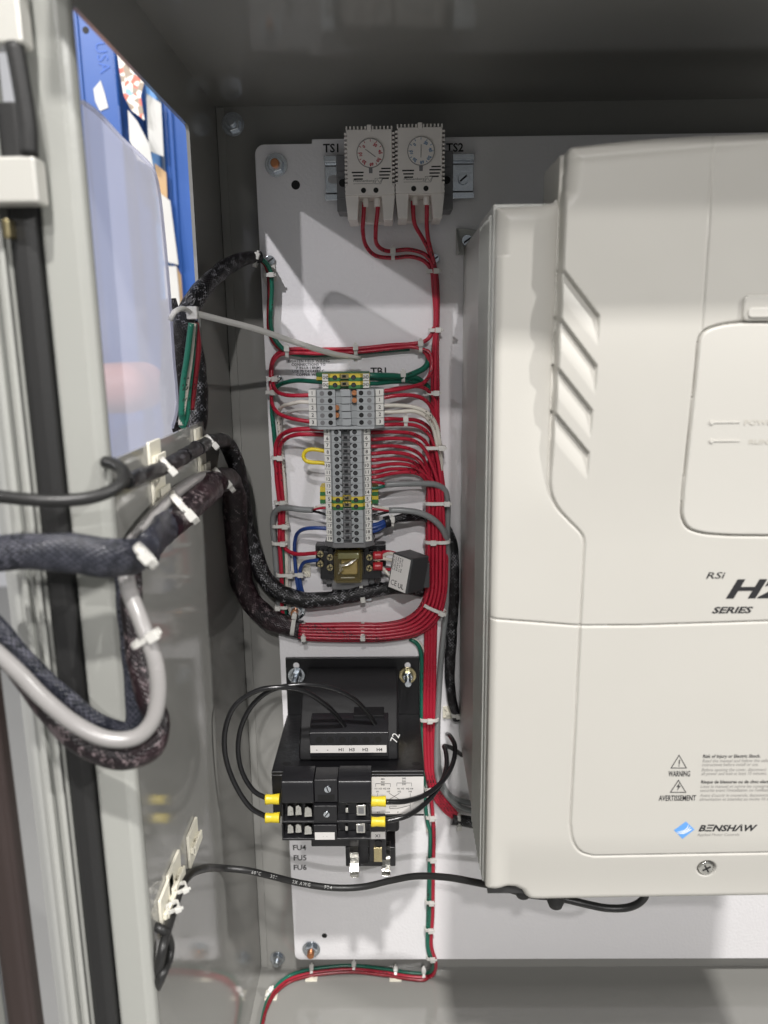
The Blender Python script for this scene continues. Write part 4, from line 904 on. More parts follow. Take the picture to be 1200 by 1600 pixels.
wire('control_wire', 'cream wire from the lower terminal tagged 2, inner of the pair', 'wire', W([(596, 644.5, 31), (620, 643.5, 30), (648, 643, 28), (664, 650, 25), (676, 667, 20), (682, 690, 17), (685, 712, 12), (686, 770, 6), (682, 900, 3)]), 1.5, WHT, 'cream wires')
# loops at top and left
wire('control_wire', 'lower red wire along the top run, looping left to the terminal tagged 1', 'wire', W([(485, 617.5, 32), (466, 618, 30), (446, 617, 24), (432, 611, 17), (426, 598, 11), (424.5, 580, 8), (427, 565, 7), (436, 555, 7), (455, 551.5, 7), (500, 552.5, 7), (560, 550, 7), (610, 545, 7), (645, 542, 8), (660, 547, 8), (670, 560, 8), (675, 585, 8), (679, 640, 5), (684, 700, 5)]), 1.5, RED, 'red wires of the left and top runs')
wire('control_wire', 'upper red wire along the top run, looping left to the terminal tagged 3', 'wire', W([(485, 659, 32), (466, 656, 29), (446, 651, 22), (432, 643, 15), (425, 630, 10), (424, 610, 6), (423, 590, 4), (424, 570, 4), (430, 556, 4), (446, 547, 5), (500, 546, 6), (560, 544.5, 6), (610, 539.5, 6), (645, 537, 7), (662, 534, 7), (672, 526, 7), (678, 512, 6)]), 1.5, RED, 'red wires of the left and top runs')
wire('control_wire', 'outer red wire of the left vertical run, starting at terminal 5', 'wire', W([(512, 671, 30), (480, 670.5, 29), (458, 672, 24), (440, 680, 16), (431.5, 695, 10), (431, 720, 8), (433, 755, 7), (437, 790, 7), (437, 850, 7), (439, 880, 6), (441, 930, 6), (441, 955, 6), (448, 972, 6), (458, 985, 6)]), 1.75, RED, 'red wires of the left and top runs')
wire('control_wire', 'inner red wire of the left vertical run, ending at the relay socket', 'wire', W([(512, 679.5, 30), (480, 678.5, 29), (460, 680, 24), (445, 687, 16), (437.5, 700, 10), (437.5, 725, 8), (440, 760, 7), (443, 795, 7), (442.5, 845, 8), (446, 857, 10), (456, 864, 13), (470, 866, 16), (484, 865, 18), (496, 864, 21)]), 1.6, RED, 'red wires of the left and top runs')
wire('ground_wire', 'green wire from the upper left harness joining the top run', 'wire', W([(404, 402, 16), (415, 410, 13), (423, 424, 9), (425, 445, 8), (424, 475, 8), (423, 505, 8), (427, 525, 8), (438, 541, 8), (450, 550, 6), (470, 555, 4), (560, 551, 3), (640, 545, 3)]), 1.7, GRN, 'green ground wires')
wire('control_wire', 'dark red wire beside the green wire at the upper left harness', 'wire', W([(404, 404, 14), (414, 413, 10), (419.5, 430, 7), (420.5, 460, 6), (419.5, 490, 6), (421, 520, 6), (430, 538, 6), (445, 550, 5), (470, 552, 4)]), 1.5, wire_mat('dark_red_wire', (.20, .012, .02)), 'red wires of the left and top runs')
wire('ground_wire', 'green wire from the lower GND tag running left and down the plate edge', 'wire', W([(508, 597, 30), (490, 596, 28), (465, 594.5, 20), (445, 598, 12), (433, 604, 7), (426, 615, 5), (425, 640, 4), (428, 675, 4), (432, 720, 3), (437, 800, 3), (441, 860, 4), (443, 930, 4), (446, 960, 4)]), 1.7, GRN, 'green ground wires')
for lb, pts, r in (('thick green wire from the upper GND tag to the right tie', [(565, 587, 34), (590, 587, 33), (615, 587.5, 26), (632, 588.5, 20), (650, 582, 14), (663, 575, 10), (669, 566, 7), (667, 552, 5), (658, 546, 4)], 2.3),
    ('green wire branching down behind the trunk from the upper GND tag', [(565, 591, 33), (600, 591, 28), (630, 592, 19), (648, 590, 14), (662, 598, 9), (672, 610, 6), (676, 640, 4), (674, 800, 3), (670, 960, 3)], 2.0),
    ('thin green wire from the lower GND tag to the right trunk', [(565, 600, 34), (590, 599, 30), (620, 596.5, 22), (645, 597, 15), (662, 603, 9), (673, 614, 5), (680, 700, 3)], 1.6)):
    wire('ground_wire', lb, 'wire', W(pts), r, GRN, 'green ground wires')
wire('control_wire', 'grey-white marked wire left of the terminals tagged 1 and 2, upper one', 'wire', W([(485, 629, 32), (470, 628, 30), (455, 631, 24), (440, 636, 14), (435, 648, 8), (437, 680, 6), (443, 740, 5), (446, 800, 5), (448, 880, 5), (450, 940, 5), (456, 960, 5), (466, 975, 6)]), 1.5, WHT, 'cream wires')
wire('control_wire', 'grey-white marked wire left of the lower terminal tagged 2', 'wire', W([(485, 640, 32), (470, 640, 29), (455, 643, 22), (442, 652, 12), (439, 668, 6), (441, 700, 4), (446, 760, 3), (449, 820, 3), (452, 900, 3), (455, 950, 3)]), 1.4, wire_mat('grey_white_wire', (.45, .44, .42)), 'cream wires')
wire('jumper_wire', 'yellow wire loop joining terminals 8 and 9 on the left', 'wire', W([(514, 706, 28), (500, 703.5, 29), (488, 702, 29), (478, 704.5, 28), (474, 713, 27), (478, 720, 27), (488, 722.5, 28), (500, 723, 29), (514, 725, 28)]), 1.55, YEL)
wire('control_wire', 'blue wire from the left of terminal 17 down to the braided harness', 'wire', W([(516, 826, 26), (498, 825, 26), (478, 826, 22), (466, 832, 15), (461, 845, 10), (460.5, 870, 8), (463, 900, 8), (466, 920, 8), (472, 938, 8)]), 1.55, BLU, 'blue wires')
wire('control_wire', 'blue wire from the lower left relay screw down to the harness', 'wire', W([(500, 875, 20), (485, 876.5, 18), (474, 880, 12), (469, 891, 9), (469, 910, 8), (474, 928, 8), (480, 940, 8)]), 1.55, BLU, 'blue wires')
for lb, pts in (('blue wire into the right of terminal 17, upper of three', [(575, 822, 28), (590, 819, 26), (600, 815, 24), (612, 812, 22)]), ('blue wire into the right of terminal 17, middle of three', [(575, 826, 28), (590, 823, 27), (601, 818, 25), (612, 814, 22)]), ('blue wire into the right of terminal 18, lowest of three', [(575, 832, 28), (590, 828, 26), (602, 820, 24), (612, 815, 20)])):
    wire('control_wire', lb, 'wire', W(pts), 1.7, BLU, 'blue wires')
# grey multi-core cables
G_GC = 'grey multi-core cables at the terminal row'
wire('grey_cable', 'grey round cable leaving right beside terminal 14 and turning down the trunk', 'cable', W([(601, 757.5, 26), (625, 756, 25), (660, 755.5, 22), (682, 757.5, 18), (695, 766, 14), (699, 785, 11), (699, 830, 9), (700, 880, 7), (698, 940, 6), (692, 1000, 6), (687, 1060, 6), (684, 1120, 6), (682, 1180, 6), (684, 1215, 7), (696, 1240, 9), (714, 1258, 10), (735, 1266, 10), (760, 1268, 10)]), 2.35, GRY, G_GC)
wire('grey_cable', 'grey round cable leaving right beside terminal 15 and curving over the trunk', 'cable', W([(608, 797.5, 26), (630, 797.5, 26), (658, 802, 25), (680, 814, 22), (694, 832, 17), (699, 855, 10), (700, 890, 5), (697, 950, 4), (690, 1020, 4), (686, 1080, 4), (684, 1170, 4), (690, 1220, 5), (705, 1245, 6), (740, 1256, 6)]), 2.4, GRY, G_GC)
wire('grey_cable', 'grey round cable leaving left beside terminal 15 and turning down the plate edge', 'cable', W([(489, 797, 22), (470, 796, 20), (450, 793.5, 17), (436, 795, 13), (428, 803, 9), (426.5, 820, 6), (429, 850, 5), (432, 890, 5), (435, 930, 5), (437, 952, 5), (442, 970, 5)]), 2.4, GRY, G_GC)
cores = [('red core', (512, 794, 28), (490, 796, 22), RED), ('black core', (514, 806, 28), (490, 799, 22), BLK), ('cream core', (512, 789, 28), (490, 794, 22), WHT)]
for n, a, b, m in cores: wire('cable_core', '%s of the left grey cable entering terminal 15' % n, 'wire', W([a, ((a[0]+b[0])/2, (a[1]+b[1])/2-1, 27), b]), 1.0, m, 'bare cores of the grey cables')
for n, a, b, m in (('red core', (574, 753, 28), (602, 756, 26), RED), ('green core', (574, 762, 28), (602, 759, 26), GRN)): wire('cable_core', '%s of the upper right grey cable entering terminal 13' % n, 'wire', W([a, ((a[0]+b[0])/2, (a[1]+b[1])/2+(-1 if m is RED else 2), 28), b]), 1.1, m, 'bare cores of the grey cables')
for n, a, b, m in (('red core', (574, 794, 28), (609, 798, 26), RED), ('black core', (574, 808, 28), (609, 799, 26), BLK), ('cream core', (574, 789, 28), (609, 796, 26), WHT)): wire('cable_core', '%s of the lower right grey cable entering terminal 15' % n, 'wire', W([a, ((a[0]+b[0])/2, (a[1]+b[1])/2, 28), b]), 1.1, m, 'bare cores of the grey cables')
# module leads
for lb, pts, m in (('red lead between the relay and the module, upper', [(588, 866, 26), (605, 862, 28), (622, 866, 32)], RED), ('red lead between the relay and the module, lower', [(592, 889, 24), (606, 890, 26), (620, 889, 28)], RED), ('cream lead looping from the relay to the top of the module', [(596, 870, 26), (606, 865, 30), (616, 866, 33), (622, 870, 34)], WHT), ('cream lead running level from the relay to the module', [(584, 874, 26), (600, 873, 28), (618, 877, 32)], WHT), ('cream lead slanting down from the relay to the module', [(597, 887, 26), (604, 894, 28), (612, 903, 30), (618, 910, 30)], WHT)):
    wire('module_lead', lb, 'wire', W(pts), 1.35, m, 'leads between relay and module')
for lb, v in (('red crimp sleeve at the upper right relay screw', 868), ('red crimp sleeve at the lower right relay screw', 885)):
    o = obj('crimp_sleeve', tube_mesh(W([(583, v, 27), (598, v-.5, 27)]), 3.3, nseg=12), mat('red_vinyl', (.42, .02, .03), .35)); tag(o, lb, 'crimp connector', 'red crimp sleeves at the relay')
# lower trunk: red wires going on down behind the transformer edge
for i in range(4):
    k = i/3
    pts = [(672+8*k, 780, 2.5), (668+15*k, 900, 2.5), (666+14*k, 985, 4), (665+14*k, 1040, 5), (663+15*k, 1100, 5), (664+15*k, 1170, 5), (668+13*k, 1215, 6), (680+12*k, 1248-3*k, 8), (696+10*k, 1268-5*k, 9), (712+4*k, 1280-6*k, 10)]
    wire('control_wire', ('first', 'second', 'third', 'fourth')[i]+' red wire counted from the bracket, running down past the transformer', 'wire', W(pts), 1.75, RED, 'red wires running down past the transformer')
wire('ground_wire', 'green wire hugging the right edge of the transformer bracket', 'wire', W([(640, 998, 4), (652, 1006, 5), (658, 1022, 5), (659, 1060, 5), (659, 1110, 5), (661, 1200, 4), (668, 1285, 4), (672, 1300, 4), (671, 1350, 4), (669, 1430, 4), (668, 1478, 4), (671, 1494, 3)]), 1.7, GRN, 'green ground wires')
wire('control_wire', 'thin cream wire beside the green wire at the transformer bracket', 'wire', W([(640, 996, 4), (655, 1003, 4), (663, 1018, 4), (662, 1050, 4), (662, 1110, 3), (664, 1200, 3), (667, 1280, 3), (668, 1300, 3)]), 1.0, WHT, 'cream wires')
zf = ZF+2.2
floorpts = [PZ(u, v, zf) for u, v in ((668, 1522), (650, 1521), (620, 1516), (585, 1511), (550, 1510), (515, 1512), (480, 1517), (450, 1526), (428, 1543), (414, 1565), (407, 1590), (402, 1620), (398, 1660))]
def fl(dv): return [PZ(u, v+dv, zf) for u, v in ((664, 1524), (640, 1523), (600, 1517), (550, 1512), (515, 1514), (480, 1519), (452, 1528), (431, 1545), (418, 1567), (411, 1592), (406, 1625), (402, 1670))]
wire('ground_wire', 'green wire running down the plate edge and along the enclosure floor', 'wire', W([(677, 1285, 3), (675, 1350, 4), (672, 1430, 4), (671, 1478, 4), (677, 1500, 2), (675, 1515, -4)])+fl(-3), 1.7, GRN, 'green ground wires')
wire('control_wire', 'red wire beside the green one along the enclosure floor', 'wire', W([(672, 1230, 5), (678, 1300, 5), (677, 1350, 5), (676, 1430, 5), (674, 1478, 5), (680, 1500, 3), (680, 1515, -3), (674, 1525, -6)])+fl(3), 1.7, RED)
wire('control_wire', 'second red wire under the floor pair, nearest the viewer', 'wire', W([(670, 1526, -5)])+[tuple(Vector(q)+Vector((0, 2.6, .6))) for q in fl(4)], 1.5, wire_mat('dark_red_wire', (.20, .012, .02)))
# ------------------------------------------------------------------ braided harnesses
def sleeve(label, pts, r, m=None, flat=.9, lump=.07, **k): return wire('braided_harness', label, 'harness', pts, r, m or BRAID, 'black braided harness sleeves', flat=flat, lump=lump, nseg=18, **k)
sleeve('black braided harness rising through the side opening to the plate top left', W([(406, 401, 14), (392, 402, 20), (365, 411, 34), (340, 428, 55), (318, 450, 78), (300, 474, 90), (289, 500, 84), (282, 540, 66), (279, 600, 52), (277, 655, 46)]), [4.2, 4.6, 5.4, 5.8, 6, 6.4, 7, 7, 7, 7])
sleeve('black braided harness hanging outside the side opening behind the cloudy pouch', W([(262, 468, 34), (270, 510, 34), (268, 560, 34), (266, 610, 34), (270, 665, 34), (272, 700, 34)]), [6, 7, 7.4, 7.4, 7, 7])
sleeve('black braided harness in the right corner of the side opening', W([(300, 500, 82), (308, 560, 75), (312, 620, 72), (308, 660, 74)])+[(-143, 74, -80)], [4, 5, 6, 6.5, 6.5])
for lb, m, pts in (('green wire loop hanging in the side opening, outer', GRN, [(304, 505, 109), (300, 560, 109), (294, 620, 109), (291, 655, 109), (285, 668, 111), (284, 640, 113)]), ('cream wire loop hanging in the side opening', WHT, [(302, 505, 112), (297, 560, 112), (290, 610, 112), (284, 650, 112), (283, 664, 112)]), ('dark red wire hanging in the side opening', wire_mat('dark_red_wire', (.20, .012, .02)), [(306, 505, 105), (310, 540, 105), (305, 590, 105), (299, 640, 105)]), ('green wire loop hanging in the side opening, inner', GRN, [(299, 505, 117), (292, 560, 117), (286, 600, 117), (283, 650, 117)])):
    wire('loose_wire', lb, 'wire', W(pts), 1.9, m, 'loose wires hanging in the side opening')
XA = XW+7
wa = [PX(u, v, XA) for u, v in ((196, 752), (225, 742), (255, 730), (285, 714), (315, 697), (338, 689))]
sleeve('thinner braided harness along the side wall, curving down and passing under the relay', wa+W([(354, 694, 34), (366, 716, 26), (374, 750, 20), (380, 795, 14), (392, 850, 12), (408, 893, 12), (432, 922, 13), (466, 936, 14), (505, 937, 14), (545, 931, 14), (566, 926, 14), (600, 920, 13), (635, 919, 10), (660, 925, 6)]), [4, 4.2, 4.2, 4.8, 5, 5.4, 6, 6.4, 6.6, 6.6, 6.6, 6.8, 6.8, 6.6, 6.4, 6.4, 6.2, 5.6, 5, 4.4])
XB = XW+11
wb = [PX(u, v, XB) for u, v in ((262, 822), (290, 797), (320, 768), (342, 752))]
sleeve('thick braided harness from the side wall sweeping down to the red bundle', wb+W([(358, 752, 44), (366, 778, 34), (368, 820, 28), (370, 860, 24), (376, 900, 20), (390, 936, 16), (414, 962, 13), (442, 976, 11), (472, 985, 10)]), [8.5, 9, 9.4, 9.2, 9, 9, 9, 9, 9, 8.8, 8.6, 8.4, 7.4], BRAIDM, flat=.85)
# black sleeve at right of trunk and small ones
sleeve('black braided harness running down between the trunk and the drive', W([(612, 813, 22), (630, 809, 20), (660, 808, 12), (690, 818, 6), (703, 838, 6), (709, 870, 6), (709, 930, 6), (706, 990, 6), (703, 1050, 6), (706, 1090, 6), (714, 1125, 5)]), [2.6, 3.4, 3.6, 3.8, 4, 4.2, 4.4, 4.4, 4.2, 3.8, 3.4])
sleeve('short black braided sleeve taking the red wires under the drive', W([(706, 1279, 10), (716, 1281, 10), (740, 1285, 10), (775, 1290, 10)]), [5.2, 4.6, 4.8, 4.8], flat=1., lump=.05)
o = obj('sleeve_end', tube_mesh(W([(466, 984.5, 10), (474, 985, 10)]), 8.2, nseg=18, flat=.85), BLACK); tag(o, 'black heat shrink collar where the braid meets the red bundle', 'sleeve collar', 'black sleeve collars')
o = obj('sleeve_end', tube_mesh(W([(601, 816, 24), (609, 814, 23)]), 4.6, nseg=16), BLACK); tag(o, 'black heat shrink collar on the blue wires right of terminal 17', 'sleeve collar', 'black sleeve collars')
# ------------------------------------------------------------------ foreground harness crossing the flange
def WF(seq): return [P(*q) for q in seq]
HFG = 296
sleeve('wide blurry braided harness crossing in front of the flange at left', WF([(-60, 872, 296), (0, 864, 296), (60, 862, 296), (120, 866, 294), (175, 872, 290), (212, 870, 280), (235, 855, 262)])+[PX(250, 832, XB+2), PX(270, 812, XB)], [7.8, 7.6, 8.2, 8.8, 8.6, 8.9, 8.6, 8.8, 8.6], BRAIDF, flat=.5, lump=.06)
wire('pale_grey_cable', 'thick pale grey cable looping down in front of the flange', 'cable', [PX(335, 740, XW+6), PX(300, 752, XW+7), PX(262, 782, XW+7), PX(228, 822, XW+8)]+WF([(196, 870, 262), (200, 915, 272), (222, 975, 282), (243, 1035, 286), (247, 1090, 288), (236, 1130, 290), (212, 1152, 292), (170, 1155, 294), (120, 1133, 294), (70, 1093, 294), (30, 1052, 294), (-10, 1015, 294), (-60, 975, 294)]), [3.5, 3.7, 3.7, 3.7, 3.7, 3.7, 3.7, 3.7, 3.7, 3.7, 3.7, 3.7, 3.7, 3.7, 3.7, 3.7, 3.7], LGRY)
sleeve('maroon tinged braided harness hanging in a loop below the pale grey cable', WF([(205, 890, 262), (206, 950, 266), (216, 1030, 270), (232, 1090, 275), (246, 1130, 280), (236, 1165, 284), (200, 1184, 286), (150, 1172, 287), (100, 1135, 287), (50, 1075, 287), (0, 1000, 287), (-50, 940, 287)]), [5, 5.2, 5.4, 5.6, 5.6, 6, 6, 6, 6, 5.6, 5.2, 5.2], BRAIDM, flat=.8)
sleeve('braided harness forming the inner side of the hanging loop', WF([(192, 890, 262), (198, 960, 264), (207, 1040, 266), (212, 1100, 268), (206, 1140, 270), (160, 1130, 276), (110, 1095, 282), (55, 1045, 287), (0, 985, 290), (-50, 930, 290)]), [4, 4.4, 4.8, 4.8, 4.6, 4, 4, 4.2, 4.4, 4.4], BRAIDF, flat=.8)
wire('black_cable', 'blurry black cable hooked round the flange edge above the wide harness', 'cable', WF([(-60, 770, 294), (0, 776, 294), (50, 781, 294), (100, 782, 292), (145, 777, 288), (178, 764, 282), (194, 748, 276), (190, 733, 270), (174, 724, 266), (164, 722, 264)]), [2.8]*10, BLKC)
XC2 = XW+5
wire('black_cable', 'long black cable from the side wall mounts across to the underside of the drive', 'cable', [PX(243, 1545, XW-5), PX(248, 1515, XW+2), PX(254, 1482, XC2)]+[PX(u, v, XC2) for u, v in ((262, 1452), (272, 1420), (282, 1388))]+[PX(296, 1367, XC2+.5), PX(316, 1358, XC2+2)]+W([(350, 1356.5, 113), (385, 1360, 110), (420, 1368, 105), (470, 1380, 98), (520, 1387, 95), (565, 1386, 95), (610, 1376, 98), (650, 1369, 104), (700, 1371, 115), (745, 1379, 128), (790, 1388, 142), (830, 1398, 152), (870, 1402, 155), (905, 1410, 158), (950, 1419, 160), (985, 1417, 162), (1005, 1405, 164), (1012, 1385, 166)]), 2.45, BLKC)
cabpath = None
wire('black_cable', 'black cable loop curling at the flange below the double mount', 'cable', [PX(u, v, XW+3.2+k) for u, v, k in ((240, 1450, -9), (246, 1449, -2), (254, 1453, .8), (262, 1463, 1.5), (266, 1482, 1.8), (262, 1504, 1.5), (254, 1522, 1), (248, 1536, -2), (243, 1548, -9))], 2.5, BLKC)
# lettering along the black cable
def cable_text(s, pts, r, u_from, height, m, parent, start_frac):
    path = spline(pts, 1.0); L = [0]
    for i in range(1, len(path)): L.append(L[-1]+(path[i]-path[i-1]).length)
    o = text('printed_lettering', s, 0, 0, 0, height, m, parent, bold=.01, spacing=1.3); s0 = L[-1]*start_frac
    camp = Vector((0, DIST, 0))
    for v in o.data.vertices:
        sx, tz = s0+v.co.x*1000, v.co.z*1000-height/2
        i = min(max(int(np.searchsorted(L, sx))-1, 1), len(path)-2); t = (path[i+1]-path[i]); f = (sx-L[i])/max(t.length, 1e-6); p = path[i].lerp(path[i+1], f); t.normalize()
        to = (camp-p).normalized(); sd = to.cross(t).normalized(); 
        if sd.z < 0: sd = -sd
        nn = t.cross(sd).normalized()
        if nn.dot(to) < 0: nn = -nn
        a = tz/r; v.co = V(p+sd*math.sin(a)*(r+.07)+nn*math.cos(a)*(r+.07))
    return o
bc = bpy.data.objects['black_cable.001'] if 'black_cable.001' in bpy.data.objects else None
seg = W([(370, 1358, 115), (420, 1368, 105), (470, 1380, 98), (520, 1387, 95), (565, 1386, 95), (610, 1376, 98)])
for s, fr in (('60°C', .09), ('300V', .22), ('2X AWG', .37), ('FT4', .58)): cable_text(s, seg, 2.45, 0, 2.2, mat('worn_white_print', (.42, .42, .41), .5), bc, fr)
# ------------------------------------------------------------------ adhesive mounts
def mount(label, u, v, plane, s=8.5, group='ivory adhesive tie mounts'):
    if plane == 'wall':
        x, h, z = PX(u, v, XW); t = thing('tie_mount', label, 'tie mount', (x, h, z), group)
        obj('pad', prism(B(), rrect(h-s, h+s, z-s, z+s, 1), XW+.1, XW+1.8, 'hz'), MOUNT, t, bev=.3)
        bm = B(); box(bm, XW+1.8, XW+4.6, h-s*.8, h-s*.2, z-2, z+2); box(bm, XW+1.8, XW+4.6, h+s*.2, h+s*.8, z-2, z+2); box(bm, XW+3.6, XW+4.9, h-s*.8, h+s*.8, z-3, z+3)
        obj('saddle', bm, MOUNT, t, bev=.3)
    elif plane == 'floor':
        x, h, z = PZ(u, v, ZF); t = thing('tie_mount', label, 'tie mount', (x, h, z), group)
        obj('pad', box(B(), x-s, x+s, h-s, h+s, ZF+.1, ZF+1.2), MOUNT, t, bev=.3); obj('saddle', box(B(), x-2, x+2, h-s*.7, h+s*.7, ZF+1.3, ZF+2.4), MOUNT, t, bev=.3)
    else:
        x, h, z = P(u, v, 1); t = thing('tie_mount', label, 'tie mount', (x, 0, z), group)
        obj('pad', prism(B(), rrect(x-s, x+s, z-s, z+s, 1), .1, 1.8), MOUNT, t, bev=.3)
        bm = B()
        for sx, sz in ((1, 1), (-1, 1), (1, -1), (-1, -1)): prism(bm, [(x+sx*1.2, z+sz*.6), (x+sx*s*.85, z+sz*s*.7), (x+sx*s*.7, z+sz*s*.85), (x+sx*.5, z+sz*1.4)], 1.7, 3.2)
        box(bm, x-3.2, x+3.2, 1.8, 3.6, z-1.6, z+1.6); obj('saddle', bm, MOUNT, t, bev=.3)
    return t
mount('ivory mount on the side wall behind the thinner harness, nearer the flange', 239, 717, 'wall', 10)
mount('ivory mount on the side wall behind the thinner harness, nearer the back', 308, 690, 'wall', 9)
mount('ivory mount on the side wall above the thick harness, nearer the flange', 246, 768, 'wall', 11)
mount('ivory mount on the side wall above the thick harness, nearer the back', 314, 730, 'wall', 9)
mount('empty ivory diamond mount on the lower side wall with no cable', 299, 1316, 'wall', 11)
mount('upper ivory mount under the black cable on the lower side wall', 270, 1376, 'wall', 12)
mount('lower ivory mount under the black cable on the lower side wall', 258, 1414, 'wall', 12)
mount('ivory mount on the plate behind the two blue wires', 471, 888, 'plate', 7.2)
mount('ivory mount on the plate between the braided harness and the drive', 702, 1113, 'plate', 5.5)
mount('ivory mount on the enclosure floor under the wires, left of two near the plate', 487, 1527, 'floor', 5.5)
mount('ivory mount on the enclosure floor under the wires, right of two near the plate', 618, 1527, 'floor', 5.5)
mount('ivory mount on the enclosure floor where the wires turn toward the front', 424, 1556, 'floor', 5.5)
# ------------------------------------------------------------------ cable ties
tie(614, 397, 8, 0, 7, 'cable tie on the two TS1 wires, left of where TS2 wires join')
tie(677, 424, 8, 90, 8, 'cable tie just below where the four thermostat wires meet')
tie(680, 516, 8, 90, 8, 'cable tie on the vertical red wires above the top run')
tie(449, 549, 7, 0, 8, 'cable tie at the left end of the top red run')
tie(556, 547, 7, 0, 7.5, 'cable tie in the middle of the top red run')
tie(657, 541, 8, 0, 8, 'cable tie at the right end of the top red run')
tie(421, 430, 8, 90, 7, 'cable tie at the top of the green and red pair near the left screw', hs=.9)
tie(401, 406, 16, 20, 9, 'cable tie round the tip of the upper left braided harness')
tie(426, 592, 8, 90, 7, 'cable tie on the left loop beside the small screw')
tie(424, 613, 8, 90, 7, 'cable tie on the left loop, just under the screw')
tie(630, 588, 20, 0, 7, 'cable tie on the green wires right of the GND tags')
tie(676, 614, 12, 90, 9, 'cable tie where the red wires of tag 1 join the trunk')
tie(634, 658, 24, 0, 7, 'cable tie on the two red wires right of tag 3')
tie(679, 699, 14, 90, 15, 'uppermost cable tie on the thick trunk, just under the cream wires', head=.7)
tie(682, 785, 13, 90, 18, 'cable tie on the trunk level with the ground terminals', head=.85)
tie(683, 845, 13, 90, 19, 'cable tie on the trunk level with the lowest terminal, above the module', head=-.35)
tie(679, 950, 13, 115, 19, 'cable tie on the trunk where it starts to bend left', head=.6)
tie(567, 987, 12, 0, 13.5, 'cable tie in the middle of the bottom red bundle', head=-.5)
tie(475, 986, 12, 0, 13, 'cable tie at the left end of the bottom red bundle', head=-.7)
tie(459, 975, 12, 10, 16.5, 'wide cable tie round the thick braid beside the copper stud', head=1.1, bw=3.2)
tie(566, 926, 14, -8, 11, 'cable tie on the braided harness under the relay', head=-.8)
tie(434, 715, 8, 90, 8, 'cable tie on the left vertical run level with terminal 8')
tie(438, 785, 8, 90, 8, 'cable tie on the left vertical run just above the grey cable')
tie(439, 821, 8, 90, 12, 'cable tie on the left vertical run just below the grey cable bend', head=.6)
tie(437, 848, 8, 90, 11, 'cable tie on the left vertical run where a red wire leaves for the relay')
tie(445, 897, 7, 90, 12, 'cable tie on the left vertical run beside the blue wires', head=.8)
tie(440, 948, 7, 90, 9, 'cable tie on the left vertical run beside the copper stud', head=-.6)
tie(467, 897, 8, 90, 6, 'cable tie round the two blue wires on their mount')
tie(613, 814, 22, 0, 7, 'cable tie at the start of the black sleeve right of terminal 17')
tie(670, 1122, 6, 90, 15, 'cable tie on the wires at the transformer bracket shoulder', head=.1)
tie(675, 1230, 7, 80, 12, 'cable tie on the wires beside the wiring diagram', head=-.4)
tie(717, 1281, 10, 0, 11, 'cable tie on the short black sleeve at the drive', head=-.8)
tie(713, 1117, 7, 90, 7, 'cable tie at the lower end of the black harness beside the drive')
tie(672, 1276, 5, 90, 6, 'topmost cable tie on the green and red pair below the transformer')
tie(673, 1341, 5, 90, 6, 'cable tie on the green and red pair level with FU5')
tie(671, 1408, 5, 90, 6, 'cable tie on the green and red pair below the long black cable')
tie(670, 1451, 5, 90, 6, 'cable tie on the green and red pair, second above the plate bottom')
tie(673, 1496, 4, 90, 6, 'cable tie on the green and red pair at the plate bottom edge')
for lb, u, v in (('cable tie on the floor wires above the left floor mount', 487, 1517), ('cable tie on the floor wires between the two mounts', 553, 1512), ('cable tie on the floor wires above the right floor mount', 618, 1519), ('cable tie where the floor wires turn toward the front', 421, 1551), ('cable tie at the right end of the floor wires', 662, 1522)):
    x, h, z = PZ(u, v, ZF+3); tie(u, v, h, 0 if u > 440 else 50, 8, lb, pt=(x, h, z), nrm=(0, .6, .8), depth=4)
def wtie(u, v, x, w, label, head=1., bw=2.6, ang=-35, hs=.95, dp=None): return tie(u, v, 0, ang, w, label, pt=PX(u, v, x), nrm=(1, 0, 0) if False else (.35, .93, 0), head=head, bw=bw, hs=hs, depth=dp or w)
wtie(263, 728, XA+3, 9, 'cable tie on the thinner wall harness, nearer the flange', -.6)
wtie(331, 691, XA+3, 10, 'cable tie on the thinner wall harness, nearer the back', -.4)
wtie(288, 793, XB+4, 19, 'large cable tie round the thick wall harness, nearer the flange', -.3, 3.4, hs=1.25)
wtie(350, 750, XB+4, 18, 'large cable tie round the thick wall harness at its bend', -.1, 3.2, hs=1.2)
wtie(228, 868, XB+14, 10, 'blurry cable tie at the fold of the wide foreground harness', .2, 3, hs=1.1)
tie(228, 997, 284, 60, 12, 'cable tie on the pale grey cable loop with a long head', head=.9, bw=2.4, hs=1.15)
for lb, u, v in (('upper cable tie on the black cable at the lower wall mounts', 282, 1387), ('lower cable tie on the black cable at the lower wall mounts', 270, 1417)): wtie(u, v, XC2+1, 5.5, lb, .9, 2.0, 75, .75)
# the long uncut tie
lt = thing('cable_tie', 'long uncut cable tie round the upper braid with its tail reaching over the plate', 'cable tie', P(300, 490, 92))
tp = [Vector(P(u, v, h)) for u, v, h in ((303, 489, 100), (350, 501, 84), (400, 514, 68), (450, 531, 52), (500, 547, 38), (530, 555, 30), (564, 559.5, 22))]
bm = B(); sp_ = spline(tp, 3); prev = None
for i, p in enumerate(sp_):
    d = (sp_[min(i+1, len(sp_)-1)]-sp_[max(i-1, 0)]).normalized(); s = d.cross(Vector((0, 1, 0))).normalized(); n = s.cross(d); w = 2.0*(1-max(0, (i/len(sp_)-.9))*6)
    row = [bm.verts.new(V(p+s*a*w+n*b*.55)) for a, b in ((-1, -1), (1, -1), (1, 1), (-1, 1))]
    if prev:
        for k in range(4): bm.faces.new([prev[k], prev[(k+1) % 4], row[(k+1) % 4], row[k]])
    else: bm.faces.new(row)
    prev = row
bm.faces.new(prev[::-1]); obj('tail', bm, NYLON, lt, smooth=True)
